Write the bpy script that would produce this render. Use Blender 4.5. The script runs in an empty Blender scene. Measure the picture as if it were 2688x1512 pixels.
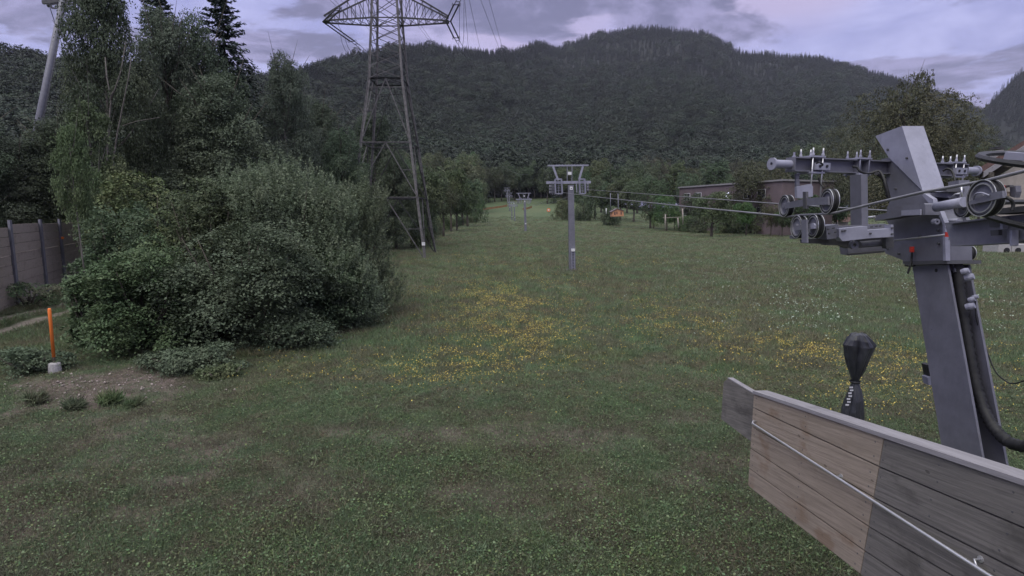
import bpy, math, random
import numpy as np
from mathutils import Vector, Matrix
R = math.radians
scene = bpy.context.scene
COL = scene.collection
# ------------------------------------------------------------------ camera
FPX, CX, CY, HOR, CAMH = 1492.0, 1344.0, 756.0, 563.5, 4.5
PITCH = math.atan((CY - HOR) / FPX)
cd = bpy.data.cameras.new('camera')
cd.sensor_width = 36.0
cd.lens = 36.0 * FPX / 2688.0
cd.clip_start = 0.05
cd.clip_end = 20000
cam = bpy.data.objects.new('camera', cd)
COL.objects.link(cam)
cam.location = (0, 0, CAMH)
cam.rotation_euler = (R(90) - PITCH, 0, 0)
scene.camera = cam
# ------------------------------------------------------------------ world
scene.view_settings.view_transform = 'Standard'
scene.view_settings.look = 'None'
scene.view_settings.gamma = 1
scene.view_settings.exposure = 0.58
scene.render.film_transparent = False
scene.cycles.max_bounces = 5
scene.cycles.diffuse_bounces = 2
scene.cycles.transparent_max_bounces = 6
SUN_EL, SUN_AZ = R(54), R(205)
w = bpy.data.worlds.new('World')
scene.world = w
w.use_nodes = True
nt = w.node_tree
nt.nodes.clear()


def N(t, typ, **kw):
    n = t.nodes.new(typ)
    for k, v in kw.items():
        setattr(n, k, v)
    return n


def math_node(t, op, a, b=None, c=None, clamp=False):
    n = N(t, 'ShaderNodeMath', operation=op)
    n.use_clamp = clamp
    for i, v in enumerate((a, b, c)):
        if v is None:
            continue
        if isinstance(v, (int, float)):
            n.inputs[i].default_value = v
        else:
            t.links.new(v, n.inputs[i])
    return n.outputs[0]


def mixc(t, fac, a, b, mode='MIX'):
    n = N(t, 'ShaderNodeMix', data_type='RGBA', blend_type=mode)
    for s, v in ((0, fac), (6, a), (7, b)):
        if isinstance(v, (int, float)):
            n.inputs[s].default_value = v
        elif isinstance(v, tuple):
            n.inputs[s].default_value = (*v, 1) if len(v) == 3 else v
        else:
            t.links.new(v, n.inputs[s])
    return n.outputs[2]


def ramp(t, val, lo, hi):
    n = N(t, 'ShaderNodeMapRange', interpolation_type='SMOOTHSTEP')
    n.inputs[1].default_value = lo
    n.inputs[2].default_value = hi
    t.links.new(val, n.inputs[0])
    return n.outputs[0]


tc = N(nt, 'ShaderNodeTexCoord')
sep = N(nt, 'ShaderNodeSeparateXYZ')
nt.links.new(tc.outputs['Generated'], sep.inputs[0])
zc = math_node(nt, 'ADD', math_node(nt, 'MAXIMUM', sep.outputs[2], 0.0), 0.13)
px_ = math_node(nt, 'DIVIDE', sep.outputs[0], zc)
py_ = math_node(nt, 'DIVIDE', sep.outputs[1], zc)
comb = N(nt, 'ShaderNodeCombineXYZ')
nt.links.new(px_, comb.inputs[0])
nt.links.new(py_, comb.inputs[1])


def wnoise(scale, detail, rough, off=(0, 0, 0), dist=0.0):
    mp = N(nt, 'ShaderNodeMapping')
    mp.inputs['Location'].default_value = off
    nt.links.new(comb.outputs[0], mp.inputs[0])
    n = N(nt, 'ShaderNodeTexNoise')
    n.inputs['Scale'].default_value = scale
    n.inputs['Detail'].default_value = detail
    n.inputs['Roughness'].default_value = rough
    n.inputs['Distortion'].default_value = dist
    nt.links.new(mp.outputs[0], n.inputs['Vector'])
    return n.outputs[0]


sky = N(nt, 'ShaderNodeTexSky', sky_type='NISHITA')
sky.sun_disc = False
sky.sun_elevation = SUN_EL * 0 + R(2)
sky.sun_rotation = SUN_AZ
n1 = wnoise(1.5, 8, 0.6, (3.1, 1.7, 0), 0.3)
n2 = wnoise(2.1, 9, 0.64, (7.3, 2.2, 0), 0.4)
n3 = wnoise(0.5, 4, 0.5, (1.3, 9.2, 0))
K = 10.0


def kc(r, g, b):
    return (r * K, g * K, b * K)


c_open = mixc(nt, ramp(nt, n2, 0.35, 0.7), kc(.26, .275, .54), kc(.42, .43, .72))
c_pink = mixc(nt, ramp(nt, n3, 0.52, 0.68), c_open, kc(.40, .35, .55))
c_cloud = mixc(nt, ramp(nt, n2, 0.43, 0.59), kc(.11, .11, .215), kc(.265, .25, .44))
c_sky = mixc(nt, ramp(nt, n1, 0.46, 0.54), c_pink, c_cloud)
skm = mixc(nt, 0.06, c_sky, sky.outputs[0])
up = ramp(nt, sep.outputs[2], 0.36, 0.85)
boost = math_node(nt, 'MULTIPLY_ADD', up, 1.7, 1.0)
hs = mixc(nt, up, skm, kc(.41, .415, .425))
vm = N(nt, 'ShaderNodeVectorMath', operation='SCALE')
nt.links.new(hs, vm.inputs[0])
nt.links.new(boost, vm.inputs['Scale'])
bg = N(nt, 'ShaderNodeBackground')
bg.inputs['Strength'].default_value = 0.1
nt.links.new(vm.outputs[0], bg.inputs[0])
wo = N(nt, 'ShaderNodeOutputWorld')
nt.links.new(bg.outputs[0], wo.inputs[0])
# overcast dusk: one broad soft lamp
sl = bpy.data.lights.new('sun', 'SUN')
sl.energy = 1.5
sl.angle = R(50)
sl.color = (1.0, 0.96, 0.84)
sun = bpy.data.objects.new('sun', sl)
COL.objects.link(sun)
sd = Vector((math.sin(SUN_AZ) * math.cos(SUN_EL), math.cos(SUN_AZ) * math.cos(SUN_EL), math.sin(SUN_EL)))
sun.rotation_euler = sd.to_track_quat('Z', 'Y').to_euler()
sun.location = (0, -20, 60)


# ------------------------------------------------------------------ projection helpers (to place real geometry)
def ray(x, y):
    a, b, c = x - CX, CY - y, FPX
    d = Vector((a, c * math.cos(PITCH) + b * math.sin(PITCH), b * math.cos(PITCH) - c * math.sin(PITCH)))
    return d


def PY(x, y, Y):
    d = ray(x, y)
    return Vector((0, 0, CAMH)) + d * (Y / d.y)


def PX(x, y, X):
    d = ray(x, y)
    return Vector((0, 0, CAMH)) + d * (X / d.x)


def PV(x, y, p0, n):
    d = ray(x, y)
    o = Vector((0, 0, CAMH))
    return o + d * ((Vector(p0) - o).dot(n) / d.dot(n))


def zoomf(x0, y0, s):
    return lambda x, y: (x0 + x * s, y0 + y * s)


Z6 = zoomf(1980, 300, 708 / 2230)
Z7 = zoomf(2188, 600, 500 / 1115)
Z8 = zoomf(1850, 950, 838 / 2161)
ZA = zoomf(2388, 360, 300 / 1208)
ZB = zoomf(1980, 480, 400 / 2415)
ZT = zoomf(1250, 380, 500 / 2070)
ZP = zoomf(840, 0, 400 / 2415)
ZQ = zoomf(800, 0, 700 / 1449)
ZW = zoomf(0, 450, 900 / 2006)
ZR = zoomf(1550, 400, 600 / 2576)
ZH = zoomf(1740, 420, 320 / 2108)
ZK = zoomf(1540, 480, 200 / 2070)


def sstep(a, b, x):
    t = np.clip((x - a) / (b - a), 0, 1)
    return t * t * (3 - 2 * t)


_rg = np.random.default_rng(5)
_VN = _rg.random((256, 256))


def vnoise(x, y):
    x = np.asarray(x, float)
    y = np.asarray(y, float)
    xi = np.floor(x).astype(int)
    yi = np.floor(y).astype(int)
    fx = x - xi
    fy = y - yi
    fx = fx * fx * (3 - 2 * fx)
    fy = fy * fy * (3 - 2 * fy)
    g = lambda i, j: _VN[(i & 255), (j & 255)]
    return (g(xi, yi) * (1 - fx) + g(xi + 1, yi) * fx) * (1 - fy) + (g(xi, yi + 1) * (1 - fx) + g(xi + 1, yi + 1) * fx) * fy


def fbm(x, y, o=4):
    s, a, t = 0, 1, 0
    for i in range(o):
        s = s + a * vnoise(x * 2 ** i + 17 * i, y * 2 ** i + 31 * i)
        t += a
        a *= 0.5
    return s / t


CPY = [-400, 0, 60, 127, 180, 210, 240, 275, 330, 380, 450, 700, 6000]
CPZ = [0, 0, 0.1, .95, 1.7, 2.6, 4.4, 7.2, 14.0, 19, 22, 22, 22]
RPZ = [0, 0, 0, .15, 1.6, 3.0, 4.2, 5.2, 6.5, 8, 10, 12, 12]


def gz(X, Y):
    X = np.asarray(X, float)
    Y = np.asarray(Y, float)
    c = np.interp(Y, CPY, CPZ)
    r = np.interp(Y, CPY, RPZ)
    q = X / np.maximum(Y, 1)
    wt = sstep(.10, .24, q)
    z = c * (1 - wt) + r * wt
    near = 1 - sstep(80, 140, Y)
    z = z + (fbm(X * .25, Y * .25, 3) - .5) * .16 * near
    # small earth heap beside the marker pole
    z = z + 0.14 * np.exp(-(((X + 11.6) / 2.2) ** 2 + ((Y - 15.6) / 1.3) ** 2))
    return z


def G(x, y):
    d = ray(x, y)
    Y0 = 2.0
    prev = Y0
    Y = Y0
    while Y < 700:
        p = Vector((0, 0, CAMH)) + d * (Y / d.y)
        if p.z < float(gz(p.x, p.y)):
            lo, hi = prev, Y
            for _ in range(18):
                m = (lo + hi) / 2
                p = Vector((0, 0, CAMH)) + d * (m / d.y)
                if p.z < float(gz(p.x, p.y)):
                    hi = m
                else:
                    lo = m
            return p
        prev = Y
        Y *= 1.03
    return PY(x, y, 400)


# ------------------------------------------------------------------ objects
OFF = {}


def tag(o, label=None, cat=None, group=None, kind=None):
    if label:
        o['label'] = label
    if cat:
        o['category'] = cat
    if group:
        o['group'] = group
    if kind:
        o['kind'] = kind
    return o


def thing(name, loc, label, cat, group=None):
    o = bpy.data.objects.new(name, None)
    o.empty_display_size = 0.2
    o.location = loc
    COL.objects.link(o)
    OFF[o.name] = Vector(loc)
    return tag(o, label, cat, group)


def link(name, me, mat=None, parent=None):
    o = bpy.data.objects.new(name, me)
    if mat is not None and not me.materials:
        me.materials.append(mat)
    COL.objects.link(o)
    if parent is not None:
        o.parent = parent
        OFF[o.name] = OFF.get(parent.name, Vector((0, 0, 0)))
    return o


def arr_mesh(name, V, F, mat=None, smooth=False, attrs=None):
    V = np.asarray(V, np.float32)
    F = np.asarray(F, np.int32)
    k = F.shape[1]
    me = bpy.data.meshes.new(name)
    me.vertices.add(len(V))
    me.vertices.foreach_set('co', V.ravel())
    me.loops.add(F.size)
    me.loops.foreach_set('vertex_index', F.ravel())
    me.polygons.add(len(F))
    me.polygons.foreach_set('loop_start', np.arange(0, F.size, k, dtype=np.int32))
    me.polygons.foreach_set('loop_total', np.full(len(F), k, np.int32))
    me.update(calc_edges=True)
    if smooth:
        me.polygons.foreach_set('use_smooth', np.ones(len(F), bool))
    if attrs:
        for n, a in attrs.items():
            at = me.attributes.new(n, 'FLOAT', 'POINT')
            at.data.foreach_set('value', np.asarray(a, np.float32).ravel())
    if mat is not None:
        me.materials.append(mat)
    me.validate()
    return me


class MB:
    def __init__(s):
        s.v = []
        s.f = []
        s.sm = []

    def add(s, vs, fs, smooth=False):
        b = len(s.v)
        s.v += [tuple(v) for v in vs]
        s.f += [tuple(b + i for i in f) for f in fs]
        s.sm += [smooth] * len(fs)
        return s

    def prism(s, pts, ext):
        ext = Vector(ext)
        n = len(pts)
        a = [Vector(p) for p in pts]
        vs = a + [p + ext for p in a]
        fs = [tuple(range(n))[::-1], tuple(range(n, 2 * n))]
        fs += [(i, (i + 1) % n, n + (i + 1) % n, n + i) for i in range(n)]
        return s.add(vs, fs)

    def bar(s, p, q, wd, h, up=(0, 0, 1)):
        p, q, up = Vector(p), Vector(q), Vector(up)
        d = (q - p).normalized()
        sd_ = d.cross(up)
        if sd_.length < 1e-4:
            sd_ = d.cross(Vector((0, 1, 0)))
        sd_.normalize()
        u = sd_.cross(d).normalized()
        vs = []
        for c in (p, q):
            for a, b in ((-1, -1), (1, -1), (1, 1), (-1, 1)):
                vs.append(c + sd_ * a * wd / 2 + u * b * h / 2)
        return s.add(vs, [(0, 1, 2, 3)[::-1], (4, 5, 6, 7), (0, 1, 5, 4), (1, 2, 6, 5), (2, 3, 7, 6), (3, 0, 4, 7)])

    def box(s, c, sx, sy, sz):
        c = Vector(c)
        return s.bar(c - Vector((0, sy / 2, 0)), c + Vector((0, sy / 2, 0)), sx, sz)

    def tube(s, pts, r, n=8, caps=True):
        pts = [Vector(p) for p in pts]
        m = len(pts)
        rr = r if isinstance(r, (list, tuple)) else [r] * m
        vs, fs = [], []
        ref = None
        for i, p in enumerate(pts):
            d = (pts[min(i + 1, m - 1)] - pts[max(i - 1, 0)]).normalized()
            if ref is None:
                ref = d.orthogonal().normalized()
            a = (ref - d * ref.dot(d))
            if a.length < 1e-5:
                a = d.orthogonal()
            a.normalize()
            ref = a
            b = d.cross(a)
            for k in range(n):
                t = 2 * math.pi * k / n
                vs.append(p + (a * math.cos(t) + b * math.sin(t)) * rr[i])
        for i in range(m - 1):
            for k in range(n):
                k2 = (k + 1) % n
                fs.append((i * n + k, i * n + k2, (i + 1) * n + k2, (i + 1) * n + k))
        s.add(vs, fs, True)
        if caps:
            b0 = len(s.v) - len(vs)
            s.f.append(tuple(b0 + k for k in range(n))[::-1])
            s.f.append(tuple(b0 + (m - 1) * n + k for k in range(n)))
            s.sm += [False, False]
        return s

    def lathe(s, c, ax, prof, n=28, closed=False):
        c, ax = Vector(c), Vector(ax).normalized()
        a = ax.orthogonal().normalized()
        b = ax.cross(a)
        vs, fs = [], []
        m = len(prof)
        for r, h in prof:
            for k in range(n):
                t = 2 * math.pi * k / n
                vs.append(c + ax * h + (a * math.cos(t) + b * math.sin(t)) * r)
        for i in range(m if closed else m - 1):
            j = (i + 1) % m
            for k in range(n):
                k2 = (k + 1) % n
                fs.append((i * n + k, i * n + k2, j * n + k2, j * n + k))
        return s.add(vs, fs)

    def build(s, name, mat, parent=None, fixn=True):
        off = OFF.get(parent.name, Vector((0, 0, 0))) if parent is not None else Vector((0, 0, 0))
        me = bpy.data.meshes.new(name)
        me.from_pydata([(v[0] - off.x, v[1] - off.y, v[2] - off.z) for v in s.v], [], s.f)
        me.polygons.foreach_set('use_smooth', s.sm)
        if fixn:
            import bmesh
            bm = bmesh.new()
            bm.from_mesh(me)
            bmesh.ops.recalc_face_normals(bm, faces=bm.faces)
            bm.to_mesh(me)
            bm.free()
        me.update()
        return link(name, me, mat, parent)


# ------------------------------------------------------------------ materials
def new_mat(name):
    m = bpy.data.materials.new(name)
    m.use_nodes = True
    t = m.node_tree
    t.nodes.clear()
    return m, t


def noise(t, scale, detail=4, rough=.55, coord='Object', mapscale=None, dist=0, rx=0):
    c = N(t, 'ShaderNodeTexCoord').outputs[coord]
    if rx:
        m0 = N(t, 'ShaderNodeMapping')
        m0.inputs['Rotation'].default_value = (rx, 0, 0)
        t.links.new(c, m0.inputs[0])
        c = m0.outputs[0]
    if mapscale:
        mp = N(t, 'ShaderNodeMapping')
        mp.inputs['Scale'].default_value = mapscale
        t.links.new(c, mp.inputs[0])
        c = mp.outputs[0]
    n = N(t, 'ShaderNodeTexNoise')
    n.inputs['Scale'].default_value = scale
    n.inputs['Detail'].default_value = detail
    n.inputs['Roughness'].default_value = rough
    n.inputs['Distortion'].default_value = dist
    t.links.new(c, n.inputs['Vector'])
    return n.outputs[0]


def finish(t, col, rough=.7, metal=0.0, bump=None, bs=.3, spec=.3, trans=0.0, tcol=None):
    p = N(t, 'ShaderNodeBsdfPrincipled')
    if isinstance(col, tuple):
        p.inputs['Base Color'].default_value = (*col, 1)
    else:
        t.links.new(col, p.inputs['Base Color'])
    if isinstance(rough, float):
        p.inputs['Roughness'].default_value = rough
    else:
        t.links.new(rough, p.inputs['Roughness'])
    p.inputs['Metallic'].default_value = metal
    p.inputs['Specular IOR Level'].default_value = spec
    if bump is not None:
        b = N(t, 'ShaderNodeBump')
        b.inputs['Strength'].default_value = bs
        b.inputs['Distance'].default_value = .02
        t.links.new(bump, b.inputs['Height'])
        t.links.new(b.outputs[0], p.inputs['Normal'])
    out = p.outputs[0]
    if trans > 0:
        tr = N(t, 'ShaderNodeBsdfTranslucent')
        t.links.new(tcol if tcol is not None else col, tr.inputs[0])
        mx = N(t, 'ShaderNodeMixShader')
        mx.inputs[0].default_value = trans
        t.links.new(out, mx.inputs[1])
        t.links.new(tr.outputs[0], mx.inputs[2])
        out = mx.outputs[0]
    o = N(t, 'ShaderNodeOutputMaterial')
    t.links.new(out, o.inputs[0])


def mat_plain(name, c, rough=.6, metal=0.0, var=.25, scale=6, spec=.35):
    m, t = new_mat(name)
    n = noise(t, scale, 6, .65)
    lo = tuple(x * (1 - var) for x in c)
    hi = tuple(min(1, x * (1 + var)) for x in c)
    col = mixc(t, ramp(t, n, .3, .7), lo, hi)
    finish(t, col, rough, metal, n, .15, spec)
    return m


def mat_metal_paint(name, c):
    m, t = new_mat(name)
    n = noise(t, 3, 8, .7)
    st = noise(t, 2.0, 5, .6, mapscale=(9, 9, .7))
    col = mixc(t, ramp(t, n, .3, .72), tuple(x * .82 for x in c), tuple(x * 1.12 for x in c))
    col = mixc(t, math_node(t, 'MULTIPLY', ramp(t, st, .55, .75), .35), col, tuple(x * .55 for x in c))
    rs = noise(t, 14, 6, .7)
    col = mixc(t, math_node(t, 'MULTIPLY', ramp(t, rs, .66, .74), .45), col, (.16, .10, .08))
    finish(t, col, .55, .15, n, .12, .4)
    return m


def mat_foliage(name, c, c2=None, var=.5, trans=.25, hue=.04, cl=1.6, rough=.65, vv=.5, dry=None):
    """leaf material: light and dark leaves, patches of a second tint, a tint per tree"""
    m, t = new_mat(name)
    c2 = c2 or (c[0] * 1.5, c[1] * 1.15, c[2] * .9)
    g = N(t, 'ShaderNodeNewGeometry')
    oi = N(t, 'ShaderNodeObjectInfo')
    n = noise(t, cl, 3, .6)
    col = mixc(t, ramp(t, n, .4, .66), c, c2)
    if dry:
        for sc_, lo, hi, cc, am in ((.16, .47, .62, dry[0], .45), (.75, .44, .60, dry[1], .65)):
            nn = N(t, 'ShaderNodeTexNoise')
            nn.inputs['Scale'].default_value = sc_
            nn.inputs['Detail'].default_value = 5
            nn.inputs['Roughness'].default_value = .6
            t.links.new(g.outputs['Position'], nn.inputs['Vector'])
            col = mixc(t, math_node(t, 'MULTIPLY', ramp(t, nn.outputs[0], lo, hi), am), col, cc)
    v = math_node(t, 'MULTIPLY_ADD', g.outputs['Random Per Island'], var * 2, 1 - var)
    v2 = math_node(t, 'MULTIPLY_ADD', oi.outputs['Random'], vv, 1 - vv / 2)
    hsv = N(t, 'ShaderNodeHueSaturation')
    r2 = math_node(t, 'FRACT', math_node(t, 'MULTIPLY', oi.outputs['Random'], 7.31))
    t.links.new(math_node(t, 'MULTIPLY_ADD', r2, hue * 2, .5 - hue), hsv.inputs['Hue'])
    t.links.new(math_node(t, 'MULTIPLY_ADD', math_node(t, 'FRACT', math_node(t, 'MULTIPLY', oi.outputs['Random'], 13.7)), .4, .75), hsv.inputs['Saturation'])
    t.links.new(math_node(t, 'MULTIPLY', v, v2), hsv.inputs['Value'])
    t.links.new(col, hsv.inputs['Color'])
    finish(t, hsv.outputs[0], rough, 0, None, 0, .25, trans)
    return m


M = {}
M['steel'] = mat_metal_paint('galvanised_paint', (.150, .151, .188))
M['steel_light'] = mat_metal_paint('pale_paint', (.265, .268, .345))
M['steel_dark'] = mat_metal_paint('dark_steel', (.075, .075, .085))
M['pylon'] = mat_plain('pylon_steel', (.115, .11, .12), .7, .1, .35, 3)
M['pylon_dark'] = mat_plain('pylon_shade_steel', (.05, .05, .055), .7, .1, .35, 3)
M['chrome'] = mat_plain('bright_rod', (.55, .55, .58), .3, .7, .1, 5)
M['wire'] = mat_plain('wire_metal', (.10, .10, .12), .5, .3, .1, 5)
M['rope'] = mat_plain('haul_rope_steel', (.20, .20, .22), .5, .3, .2, 5)
M['rubber'] = mat_plain('black_rubber', (.018, .018, .02), .55, 0.0, .3, 12)
M['tarp'] = mat_plain('tarp_plastic', (.035, .037, .045), .38, 0.0, .35, 5, .5)
M['orange'] = mat_plain('orange_plastic', (.75, .19, .04), .5, 0.0, .08, 5)
M['red'] = mat_plain('red_plastic', (.45, .04, .03), .5, 0.0, .1, 5)
M['concrete'] = mat_plain('concrete', (.33, .32, .33), .85, 0.0, .25, 20)
M['white'] = mat_plain('white_paint', (.62, .62, .66), .6, 0.0, .1, 5)
M['insul'] = mat_plain('insulator', (.03, .03, .035), .4, 0.0, .1, 5)
M['bark'] = mat_plain('bark', (.075, .065, .055), .9, 0.0, .4, 4)
M['bark_pale'] = mat_plain('pale_bark', (.115, .105, .10), .9, 0.0, .4, 4)
M['window'] = mat_plain('window_glass', (.03, .03, .04), .15, 0.0, .2, 2, .6)
M['pinkwall'] = mat_plain('pink_render', (.135, .105, .118), .9, 0.0, .1, .6)
M['redroof'] = mat_plain('red_roof', (.11, .066, .062), .85, 0.0, .25, 3)
M['cream'] = mat_plain('cream_render', (.30, .27, .25), .9, 0.0, .12, 1)
M['hut'] = mat_plain('orange_boards', (.45, .22, .13), .8, 0.0, .2, 4)
M['netting'] = mat_plain('orange_netting', (.28, .15, .075), .8, 0.0, .3, 3)
M['leafD'] = mat_foliage('hazel_leaves', (.074, .112, .062), (.096, .130, .072), .5, .25, .008, vv=.2)
M['leafY'] = mat_foliage('light_leaves', (.090, .118, .066), (.120, .136, .078), .45, .3, .012)
M['leafW'] = mat_foliage('willow_leaves', (.145, .185, .115), (.175, .205, .135), .35, .3, .012)
M['leafT'] = mat_foliage('tree_leaves', (.078, .108, .056), (.108, .124, .066), .5, .25)
M['leafB'] = mat_foliage('brown_green_leaves', (.078, .085, .050), (.098, .095, .056), .45, .2, .015)
M['leafR'] = mat_foliage('orchard_leaves', (.072, .122, .052), (.105, .135, .062), .5, .25, .04)
M['leafN'] = mat_foliage('shade_tree_leaves', (.076, .100, .070), (.096, .114, .076), .5, .25, .018)
M['needle'] = mat_foliage('spruce_needles', (.040, .062, .048), (.052, .072, .052), .45, .05)
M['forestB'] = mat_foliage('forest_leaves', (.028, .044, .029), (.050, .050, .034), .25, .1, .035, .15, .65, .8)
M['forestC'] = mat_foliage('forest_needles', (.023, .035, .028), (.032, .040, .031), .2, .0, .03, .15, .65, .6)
M['grassA'] = mat_foliage('grass_blades', (.098, .150, .080), (.128, .165, .095), .5, .35, .03, 3, dry=((.135, .130, .070), (.130, .104, .084)))
M['grassT'] = mat_foliage('meadow_blades', (.125, .188, .095), (.160, .202, .115), .4, .35, .03, 3, dry=((.175, .172, .085), (.150, .140, .095)))
M['grassB'] = mat_foliage('dry_grass', (.14, .125, .085), (.17, .14, .10), .4, .3, .02, 3)
M['clover'] = mat_foliage('clover_leaves', (.085, .130, .058), (.12, .15, .07), .6, .3, .03, 3)
M['yellow'] = mat_plain('yellow_petals', (.52, .41, .09), .6, 0.0, .15, 9)
M['umbel'] = mat_plain('white_umbels', (.24, .29, .23), .7, 0.0, .2, 9)


def mat_wood(name, a, b, stain=(.12, .07, .045), sa=.0, gs=1.0, rx=0):
    m, t = new_mat(name)
    g = noise(t, 3.0 * gs, 8, .65, mapscale=(5, .35, 14), dist=.4, rx=rx)
    f = noise(t, 30, 6, .7, mapscale=(2, .25, 3), rx=rx)
    col = mixc(t, ramp(t, g, .3, .7), a, b)
    col = mixc(t, math_node(t, 'MULTIPLY', ramp(t, f, .45, .8), .35), col, tuple(x * .5 for x in a))
    s = noise(t, 1.7, 5, .6, mapscale=(1, 1, 1.6))
    col = mixc(t, math_node(t, 'MULTIPLY', ramp(t, s, .53, .66), sa), col, stain)
    kn = N(t, 'ShaderNodeTexVoronoi')
    kn.inputs['Scale'].default_value = 3.2
    c = N(t, 'ShaderNodeTexCoord')
    mp = N(t, 'ShaderNodeMapping')
    mp.inputs['Scale'].default_value = (1, .8, 1.7)
    t.links.new(c.outputs['Object'], mp.inputs[0])
    t.links.new(mp.outputs[0], kn.inputs['Vector'])
    k = math_node(t, 'LESS_THAN', kn.outputs['Distance'], .06)
    col = mixc(t, math_node(t, 'MULTIPLY', k, .6), col, tuple(x * .35 for x in a))
    finish(t, col, .8, 0, g, .25, .2)
    return m


M['plank_new'] = mat_wood('larch_planks', (.22, .183, .152), (.32, .268, .228), (.17, .105, .065), .5, rx=R(9.5))
M['plank_old'] = mat_wood('grey_planks', (.11, .104, .102), (.18, .168, .162), (.06, .056, .055), .6, rx=R(9.5))
M['plank_cap'] = mat_wood('cap_planks', (.20, .19, .21), (.27, .26, .285), (.12, .115, .13), .5, rx=R(9.5))
M['plank_wall'] = mat_wood('wall_planks', (.25, .215, .205), (.33, .285, .27), (.18, .15, .145), .5)


def mat_ground():
    m, t = new_mat('meadow_ground')
    at = lambda n: N(t, 'ShaderNodeAttribute', attribute_name=n).outputs['Fac']
    big = noise(t, .05, 5, .6)
    mid = noise(t, .6, 6, .65)
    fine = noise(t, 7, 6, .7)
    g1 = mixc(t, ramp(t, mid, .36, .66), (.070, .104, .056), (.098, .120, .068))
    g1 = mixc(t, ramp(t, fine, .4, .75), g1, (.052, .072, .038))
    g1 = mixc(t, math_node(t, 'MULTIPLY', ramp(t, big, .45, .65), .5), g1, (.120, .132, .075))
    soil = mixc(t, ramp(t, fine, .35, .7), (.070, .056, .050), (.140, .112, .102))
    grav = mixc(t, ramp(t, fine, .35, .7), (.17, .145, .13), (.27, .235, .215))
    track = mixc(t, ramp(t, mid, .3, .7), (.072, .104, .054), (.092, .118, .064))
    col = mixc(t, math_node(t, 'MULTIPLY', at('track'), .7), g1, track)
    bfac = math_node(t, 'MULTIPLY', at('bare'), ramp(t, mid, .2, .5), clamp=True)
    col = mixc(t, bfac, col, soil)
    col = mixc(t, at('gravel'), col, grav)
    finish(t, col, .9, 0, fine, .2, .15)
    return m


# ------------------------------------------------------------------ ground
def polyline_dist(X, Y, pts):
    d = np.full(X.shape, 1e9)
    for (ax, ay), (bx, by) in zip(pts[:-1], pts[1:]):
        vx, vy = bx - ax, by - ay
        t = np.clip(((X - ax) * vx + (Y - ay) * vy) / (vx * vx + vy * vy), 0, 1)
        d = np.minimum(d, np.hypot(X - ax - t * vx, Y - ay - t * vy))
    return d


D = 2688 / 2576.0


def gd(x, y):
    p = G(x * D, y * D)
    return (p.x, p.y)


TRACK = [gd(*p) for p in ((1290, 548), (1318, 620), (1372, 690), (1450, 740), (1530, 800), (1620, 860), (1760, 930), (1880, 960))]
TRACK2 = [(x + 1.7 + .01 * y, y) for x, y in TRACK]


def zones(X, Y):
    dt = np.minimum(polyline_dist(X, Y, TRACK), polyline_dist(X, Y, TRACK2) + .25) + (fbm(X * .7, Y * .7, 3) - .5) * .9
    track = (1 - sstep(.3, 1.2, dt)) * (1 - .3 * fbm(X, Y, 2)) * .8
    pat = fbm(X * .55 + 3, Y * .8 + 9, 4)
    bare = sstep(.40, .64, pat) * (1 - sstep(11.5, 14, Y)) * .85
    # worn strip lower left, loose soil by the marker pole
    st = polyline_dist(X, Y, [(-7.0, 7.2), (-5.9, 8.6), (-5.6, 10.2)])
    bare = np.maximum(bare, .95 * (1 - sstep(.2, 1.5, st)) * 1.15 * sstep(.32, .55, fbm(X * 2.2, Y * 2.2, 4)))
    dd = np.hypot((X + 10.7) / 2.9, (Y - 14.4) / 1.9) + (fbm(X * 1.3, Y * 1.3, 4) - .5) * 1.5
    bare = np.maximum(bare, 1.15 * (1 - sstep(.6, 1.25, dd)))
    gx = np.minimum(np.abs(X + 21.6 + .13 * (Y - 24)), np.abs(X + 19.9 + .13 * (Y - 24)))
    gravel = (1 - sstep(.35, .75, gx + (fbm(X * 1.5, Y * 1.5, 2) - .5) * .4)) * sstep(5, 8, Y) * (1 - sstep(58, 62, Y))
    return bare, gravel, track


def grid_mesh(name, xs, ys, mat, lift=0.0):
    X, Y = np.meshgrid(xs, ys)
    Z = gz(X, Y) + lift
    b, g, tr = zones(X, Y)
    V = np.stack([X, Y, Z], -1).reshape(-1, 3)
    nx, ny = len(xs), len(ys)
    i = np.arange(ny - 1)[:, None] * nx + np.arange(nx - 1)[None, :]
    F = np.stack([i, i + 1, i + nx + 1, i + nx], -1).reshape(-1, 4)
    me = arr_mesh(name, V, F, mat, True, {'bare': b, 'gravel': g, 'track': tr})
    return me


def spaced(lo, hi, fine_lo, fine_hi, st, gr=1.12):
    a = list(np.arange(fine_lo, fine_hi + 1e-6, st))
    s = st
    x = a[-1]
    while x < hi:
        s *= gr
        x += s
        a.append(min(x, hi))
    s = st
    x = a[0]
    b = []
    while x > lo:
        s *= gr
        x -= s
        b.append(max(x, lo))
    return np.array(b[::-1] + a)


xs = spaced(-3200, 4500, -30, 30, .25)
ys = spaced(-300, 5200, 4, 60, .25, 1.08)
g_o = link('meadow', grid_mesh('meadow', xs, ys, mat_ground()))
tag(g_o, kind='structure')

# ------------------------------------------------------------------ foliage makers
rng = np.random.default_rng(11)


def unit(a):
    return a / np.maximum(np.linalg.norm(a, axis=-1, keepdims=True), 1e-9)


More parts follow.
